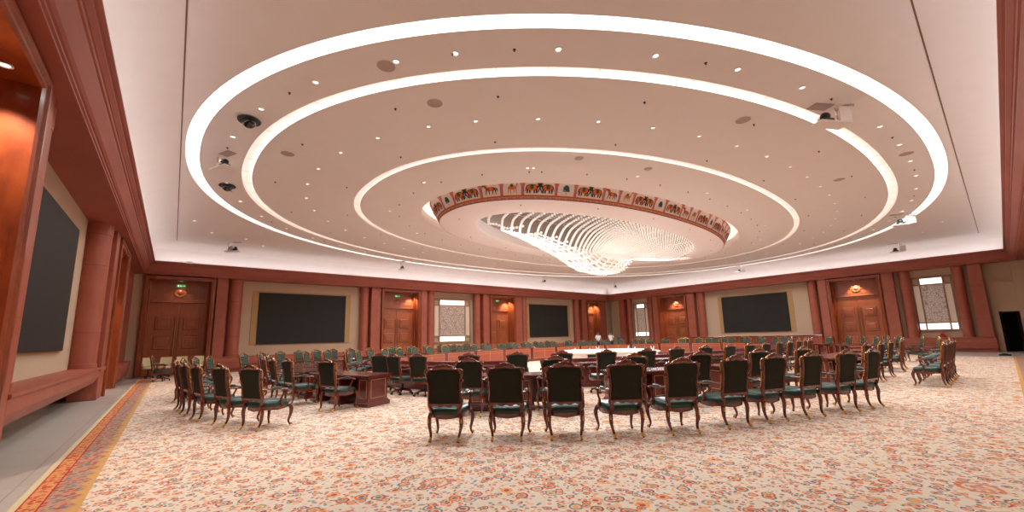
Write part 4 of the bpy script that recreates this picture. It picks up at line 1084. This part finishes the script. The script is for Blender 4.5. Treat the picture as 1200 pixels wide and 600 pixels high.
# ------------------------------------------------------------------ inner oval table in segments
TA, TB = 11.9, 6.75
def oval_table(t0, t1, label):
    N = max(8, int(abs(t1-t0)/TWO*220)); W = .95
    def L(w, z, n0=0, n1=0):
        out = []
        for k in range(N+1):
            t = t0+(t1-t0)*k/N; x, y = se(TA, TB, t); dx, dy = inward(TA, TB, x, y); out.append((x+dx*w, y+dy*w, z))
        return out
    root = thing('oval_table', label, 'conference table', (0,0,.012), 0, 'segments of the oval conference table')
    def shell(prof, name, m, par=root):
        mb = MB(); loops = [L(w, z) for w, z in prof]; mb.loft(loops+[loops[0]], close=False)
        n = N+1
        mb.f.append(tuple(range(0, n*len(prof), n))); mb.mi.append(0); mb.f.append(tuple(range(N, n*len(prof), n))[::-1]); mb.mi.append(0)
        return mb.build(name, m, par)
    shell([(0,.65),(0,.67),(-.03,.685),(-.03,.71),(W-.22,.71),(W-.22,.65)], 'tabletop', M_desk)
    shell([(W-.24,.0),(W-.24,.70),(W-.24,.80),(W+.02,.80),(W+.02,.77),(W-.02,.76),(W-.02,.10),(W+.03,.08),(W+.03,0)], 'front_body', M_desk)
    shell([(.42,.0),(.42,.65),(W-.24,.65),(W-.24,0)], 'inner_body', M_desk)
    # panels with pale frame on the side facing the hall centre
    step = 2.1; pts = []
    acc = 0; last = None; s0 = None
    NN = 900; path = []
    for k in range(NN+1):
        t = t0+(t1-t0)*k/NN; x, y = se(TA, TB, t); dx, dy = inward(TA, TB, x, y); q = (x+dx*(W-.02), y+dy*(W-.02), dx, dy)
        if last: acc += math.dist(q[:2], last[:2])
        path.append((acc, q)); last = q
    total = acc; cnt = max(1, round(total/step)); 
    def at(s):
        i = bisect.bisect([a for a, _ in path], s) if False else min(range(len(path)), key=lambda j: abs(path[j][0]-s)); return path[i][1]
    for c in range(cnt):
        a0, a1 = total*(c+.06)/cnt, total*(c+.94)/cnt
        seg = [at(a0+(a1-a0)*j/6) for j in range(7)]
        def band(z0, z1, o, j0=0, j1=6):
            g = MB()
            return [[(q[0]+q[2]*o, q[1]+q[3]*o, z) for q in seg[j0:j1+1]] for z in (z0, z1)]
        mb = MB(); mb.loft(band(.16,.75,.006), close=False); pn = mb.build('front_panel', M_deskp, root)
        mb = MB()
        for z0, z1 in ((.155,.175),(.735,.755),(.60,.612)): mb.loft(band(z0, z1, .012), close=False)
        for q in (seg[0], seg[-1], seg[3]):
            tx, ty = -q[3]*.012, q[2]*.012
            mb.add([(q[0]+q[2]*.013-tx, q[1]+q[3]*.013-ty, .16),(q[0]+q[2]*.013+tx, q[1]+q[3]*.013+ty, .16),(q[0]+q[2]*.013+tx, q[1]+q[3]*.013+ty, .75),(q[0]+q[2]*.013-tx, q[1]+q[3]*.013-ty, .75)], [(0,1,2,3)])
        mb.build('panel_frame', M_ldesk, pn)
    return root
ta = t_at(TA, TB, 7.85, 8.95); tb = t_at(TA, TB, 9.2, 7.9)
oval_table(math.radians(90), ta, 'left segment of the polished red oval conference table behind swivel chairs')
oval_table(tb, math.radians(450)-.001, 'long right segment of the polished red oval conference table')

# ------------------------------------------------------------------ centre of the oval : white table with dark panels and small cameras
def octo(hx, hy, c, z): return [(hx,-hy+c,z),(hx,hy-c,z),(hx-c,hy,z),(-hx+c,hy,z),(-hx,hy-c,z),(-hx,-hy+c,z),(-hx+c,-hy,z),(hx-c,-hy,z)]
cw = thing('centre_table', 'long white table with dark screens around it in the middle of the oval', 'table', (16.75,12.75,.012), math.radians(-39.7))
HX, HY = 2.05, 2.0
mb = MB(); mb.loft([octo(HX,HY,.5,.65), octo(HX,HY,.5,.71), octo(HX-.02,HY-.02,.5,.725)], cap=True); mb.build('tabletop', M_wtable, cw)
mb = MB(); mb.loft([octo(HX-.1,HY-.1,.5,.0), octo(HX-.1,HY-.1,.5,.65)], cap=True); mb.build('skirt', M_white, cw)
for x0, x1, side in ((-1.4,-.6,'s'),(.6,1.4,'s')):
    mb = MB(); mb.cbox(x0, x1, -HY+.03, -HY+.12, .06, .61, .01); mb.build('dark_panel', M_dev, cw)
cw_m = Matrix.Translation((16.9,12.7,0)) @ Matrix.Rotation(math.radians(-39.7), 4, 'Z')
cams_ = [(*(cw_m @ Vector(p))[:2], w_) for p, w_ in (((-1.9,-.4,0),'left end'),((-1.3,-1.1,0),'near left edge'),((-.4,1.3,0),'far edge'),((.9,-.9,0),'near right edge'),((1.2,1.2,0),'far right edge'),((2.0,-.2,0),'right end'))]
for i, (x, y, w_) in enumerate(cams_):
    t = thing('table_camera', 'small white and black camera on the %s of the white centre table' % w_, 'camera', (x, y, .775), rnd.uniform(0,6), 'little cameras on the white centre table')
    t.location.z = .738
    mb = MB(); mb.lathe([(.07,0),(.075,.02),(.05,.035)], 14); mb.tube([(-.055,0,.03),(-.06,0,.16)], .018, 6); mb.tube([(.055,0,.03),(.06,0,.16)], .018, 6); mb.build('yoke', M_white, t)
    mb = MB(); mb.ell((0,0,.15), (.05,.06,.055), 12, 8); mb.build('camera_ball', M_dev, t, smooth=True)

# ------------------------------------------------------------------ wood counter before the far right wall
ct = thing('wooden_counter', 'long low red wooden counter in front of the far right wall screen', 'counter', (33.2, 13.2, .0), 0)
mb = MB(); mb.box(-.3,.3,-5.4,5.9,.1,1.08); mb.cbox(-.26,.26,-5.35,5.85,0,.1,.01); mb.build('body', M_deskp, ct)
mb = MB(); mb.cbox(-.36,.36,-5.48,5.98,1.08,1.14,.015); mb.build('countertop', M_desk, ct)
for k in range(7):
    y0 = -5.2+k*1.58; mb = MB()
    for a in ((y0,y0+1.4,.2,.22),(y0,y0+1.4,.96,.98),(y0,y0+.02,.2,.98),(y0+1.38,y0+1.4,.2,.98)): mb.box(-.308,-.296,*a)
    mb.build('panel_moulding', M_desk, ct)

# ------------------------------------------------------------------ cream office chairs in the far left corner
def office(x, y, rz, lb, cream=True):
    t = thing('office_chair', lb, 'chair', (x, y, .014), rz, 'cream office chairs by the corner doors'); m = M_cream if cream else M_green
    mb = MB(); mb.cbox(-.22,.22,-.22,.27,.42,.53,.04); mb.build('seat', m, t, smooth=True)
    mb = MB(); g = [[(u*.22*(1-.08*v), -.20-.12*v-.03*(1-u*u)+dy*(.045), .54+v*.40) for u in (-1,-.6,0,.6,1)] for dy in (1,) for v in (0,.25,.5,.75,1)]
    g2 = [[(p[0], p[1]-.08, p[2]) for p in r] for r in g]
    mb.loft(g, close=False); mb.loft([list(reversed(r)) for r in g2], close=False)
    for r0, r1 in ((g[0], g2[0]), (g[-1], g2[-1])): mb.loft([r0, r1], close=False)
    mb.loft([[r[0] for r in g], [r[0] for r in g2]], close=False); mb.loft([[r[-1] for r in g], [r[-1] for r in g2]], close=False)
    mb.build('backrest', m, t, smooth=True)
    for s in (-1, 1):
        mb = MB(); mb.tube([(s*.225,-.20,.62),(s*.25,-.1,.68),(s*.25,.12,.67),(s*.245,.18,.60),(s*.22,.10,.47)], .02, 8); mb.build('armrest', M_chrome, t)
    mb = MB(); mb.lathe([(.035,.10),(.035,.25),(.025,.25),(.025,.42),(.12,.42)], 12); mb.build('pedestal', M_dev, t)
    mb = MB(); 
    for k in range(5): w = TWO*k/5; mb.tube([(0,0,.11),(.24*math.cos(w),.24*math.sin(w),.07)], [.03,.018], 6)
    sb = mb.build('star_base', M_dev, t)
    for k in range(5):
        w = TWO*k/5; mb = MB(); mb.tube([(.24*math.cos(w)-.02,.24*math.sin(w),.03),(.24*math.cos(w)+.02,.24*math.sin(w),.03)], .03, 8); mb.build('caster', M_dev, sb)
office(-.78,25.8,math.radians(190),'cream office chair nearest the left wall, beside the corner doors')
office(-.20,25.75,math.radians(175),'second cream office chair from the left wall, before the door leaves')
office(.44,25.8,math.radians(185),'cream office chair before the right leaf of the corner doors')
office(1.02,25.7,math.radians(170),'cream office chair furthest right of the four at the corner doors')
sw = copy_tree(proto_swv); sw.location = (-.30,23.1,.021); sw.rotation_euler = (0,0,math.radians(-95)); CHAIRS.append((sw,'corner',-.3,23.1))

# ------------------------------------------------------------------ two people at the far corner
def person(x, y, rz, lb, up=False):
    t = thing('person', lb, 'person', (x, y, .012), rz)
    def skin(name, verts, edges, rad, m, sub=2, par=t):
        me = bpy.data.meshes.new(name); me.from_pydata(verts, edges, []); o = bpy.data.objects.new(name, me); COL.objects.link(o); o.parent = par; me.materials.append(m)
        sk = o.modifiers.new('skin', 'SKIN'); 
        for i, r in enumerate(rad): me.skin_vertices[0].data[i].radius = (r, r*.8) if isinstance(r, (int, float)) else r
        me.skin_vertices[0].data[0].use_root = True
        s = o.modifiers.new('sub', 'SUBSURF'); s.levels = sub; s.render_levels = sub
        for p in me.polygons: p.use_smooth = True
        return o
    V = [(0,0,.95),(0,0,1.12),(0,.0,1.30),(0,0,1.43),(0,.01,1.52),(0,.02,1.60),(0,.02,1.70),
         (.17,0,1.40),(.22,-.01,1.14),(.20,.10,.95),(.20,.14,.87),(-.17,0,1.40),(-.23,-.01,1.16)]
    V += [(-.24,.16,1.26),(-.22,.22,1.36)] if up else [(-.21,.10,.96),(-.20,.13,.87)]
    V += [(.09,0,.88),(.10,.02,.50),(.10,0,.10),(.10,.12,.04),(-.09,0,.88),(-.10,.0,.50),(-.10,0,.10),(-.10,.12,.04)]
    E = [(0,1),(1,2),(2,3),(3,4),(4,5),(5,6),(3,7),(7,8),(8,9),(9,10),(3,11),(11,12),(12,13),(13,14),(0,15),(15,16),(16,17),(17,18),(0,19),(19,20),(20,21),(21,22)]
    R = [.14,.13,.15,.10,.055,.095,.085,.06,.045,.032,.03,.06,.045,.032,.03,.09,.06,.042,.035,.09,.06,.042,.035]
    body = skin('body', V, E, R, M_skin)
    # shirt and trousers follow the body
    Vs = [V[i] for i in (0,1,2,3)]+[V[7],V[8],V[11],V[12]]; Vs[0] = (0,0,.90)
    skin('shirt', Vs, [(0,1),(1,2),(2,3),(3,4),(4,5),(3,6),(6,7)], [.17,.155,.17,.12,.085,.07,.085,.07], M_shirt)
    Vt = [(0,0,.95),(.09,0,.86),(.10,.02,.50),(.10,0,.10),(-.09,0,.86),(-.10,0,.50),(-.10,0,.10)]
    skin('trousers', Vt, [(0,1),(1,2),(2,3),(0,4),(4,5),(5,6)], [.155,.105,.08,.065,.105,.08,.065], M_trous)
    mb = MB(); mb.ell((0,-.005,1.70), (.088,.10,.085), 16, 8); mb.build('hair', M_hair, t, smooth=True)
    mb = MB(); mb.ell((0,.115,1.63), (.014,.02,.02), 8, 5)
    for s in (-1, 1): mb.ell((s*.092,.02,1.63), (.012,.02,.03), 8, 5)
    mb.build('face_features', M_skin, t, smooth=True)
    mb = MB()
    for s in (-1, 1): mb.ell((s*.033,.102,1.66), (.012,.008,.007), 8, 4)
    mb.ell((0,.105,1.585), (.024,.006,.006), 8, 4); mb.build('eyes_and_mouth', M_hair, t)
    hands = [((.20,.145,.84),0),((-.22,.24,1.39) if up else (-.20,.135,.84),PI if up else 0)]
    for (hx, hy, hz), flip in hands:
        mb = MB(); sg = 1 if flip else -1
        mb.ell((hx,hy,hz+sg*.03), (.018,.036,.045), 10, 6)
        for k, (dy, ln) in enumerate(((-.027,.06),(-.010,.075),(.008,.078),(.025,.068))): mb.tube([(hx,hy+dy,hz+sg*.06),(hx+.004,hy+dy,hz+sg*(.06+ln*.6)),(hx-.008,hy+dy,hz+sg*(.06+ln))], [.009,.008,.006], 6)
        mb.tube([(hx,hy+.03,hz+sg*.02),(hx-.01,hy+.055,hz+sg*.05),(hx-.015,hy+.06,hz+sg*.075)], [.011,.010,.007], 6)
        mb.build('hand', M_skin, t, smooth=True)
    for s in (-1, 1):
        mb = MB(); mb.ell((s*.10,.06,.04), (.045,.13,.04), 12, 6); mb.build('shoe', M_dev, t, smooth=True)
    return t
person(28.35,22.6,math.radians(150),'person in white shirt standing left of the pair near the far room corner')
person(29.3,21.95,math.radians(95),'person in white shirt with one hand raised, right of the pair', True)
mn = thing('monitor', 'black monitor with blue screen right of the two standing people', 'monitor', (30.05,21.5,.014), math.radians(-39))
mb = MB(); mb.cbox(-.30,.30,-.03,.03,.80,1.26,.01); mb.build('case', M_dev, mn)
mb = MB(); mb.box(-.27,.27,-.036,-.028,.84,1.22); mb.build('display', M_scrblue, mn)
mb = MB(); mb.tube([(0,0,.03),(0,0,.82)], .03, 8); mb.cbox(-.25,.25,-.2,.2,0,.03,.01); mb.build('stand', M_dev, mn)
# red folded cloth on the stone ledge, small cable box on the floor by the passage
mb = MB(); mb.prism([(-.22,.0),(.30,.0),(.12,.08),(.02,.24),(-.10,.30),(-.18,.16)], lambda a, b: (XB+.25+.02, 2.55+a, .84+b), lambda a, b: (XB+.45, 2.55+a*.9, .84+b*.95))
tag(mb.build('red_cloth', M_red, bevel=.02), 'red crumpled cloth lying on the stone ledge under the lattice window', 'cloth')
mb = MB(); mb.cbox(31.5,31.75,.0,.4,.0,.07,.015); mb.ell((31.62,.2,.08), (.08,.12,.03), 10, 5); tag(mb.build('cable_box', M_dev), 'small black cable box on the floor before the dark passage', 'box')

# ------------------------------------------------------------------ labels : one per chair and desk, counted from the left of the view
ORD = 'first second third fourth fifth sixth seventh eighth ninth tenth eleventh twelfth thirteenth fourteenth fifteenth sixteenth seventeenth eighteenth nineteenth twentieth twenty-first twenty-second twenty-third twenty-fourth twenty-fifth twenty-sixth twenty-seventh twenty-eighth twenty-ninth thirtieth thirty-first thirty-second thirty-third thirty-fourth thirty-fifth thirty-sixth thirty-seventh thirty-eighth thirty-ninth fortieth'.split()
def img(x, y, z=.8):
    d = Vector((x, y, z-1.5)); return d.dot(R_)/d.dot(F_), d.dot(F_)
ROWS = {'outer_left': ('%s from the left of the carved armchairs grouped at left, backs to us', 'armchairs at the left front'),
        'outer_front': ('%s from the left of the nearest front row armchairs, dark back facing us', 'armchairs of the front row'),
        'outer_passage': ('%s nearest of the side-on armchairs standing alone before the dark passage', 'armchairs before the dark passage'),
        'outer_right': ('%s from the left of the spaced tufted armchairs below the right lattice window', 'armchairs under the right lattice window'),
        'outer_far_left': ('%s from the left of the tufted farthest row armchairs along the left wall', 'farthest row armchairs, left half'),
        'outer_far_right': ('%s from the left of the tufted farthest row armchairs, right of centre', 'farthest row armchairs, right half'),
        'second_near': ('%s from the left of the armchairs pulled up to the near desks', 'armchairs at the near desks'),
        'second_right': ('%s from the left of the armchairs at the desks on the right', 'armchairs at the right desks'),
        'second_far': ('%s from the left of the tufted armchairs behind the far desks', 'armchairs behind the far desks'),
        'inner_near': ('%s from the left of the swivel armchairs along the near oval table side', 'swivel armchairs on the near side of the oval'),
        'inner_far': ('%s from the left of the tufted swivel armchairs beyond the oval table', 'swivel armchairs on the far side of the oval'),
        'corner': ('lone green swivel armchair seen side-on before the cream office chairs%.0s', None)}
for row, (lb, grp) in ROWS.items():
    L_ = [c for c in CHAIRS if c[1] == row]
    L_.sort(key=(lambda c: img(c[2], c[3])[1]) if row == 'outer_passage' else (lambda c: img(c[2], c[3])[0]))
    for i, c in enumerate(L_): tag(c[0], lb % ORD[i], 'chair', grp)
dl_ = sorted(DESKS, key=lambda d: img(d[1], d[2])[0])
cnt_ = {}
for d in dl_:
    r = {'second_near': 'near', 'second_right': 'right-hand', 'second_far': 'far'}[d[3]]; cnt_[r] = cnt_.get(r, 0)+1
    tag(d[0], '%s from the left of the %s red wooden desks with armchairs behind' % (ORD[cnt_[r]-1], r), 'desk', '%s desks outside the oval table' % r)
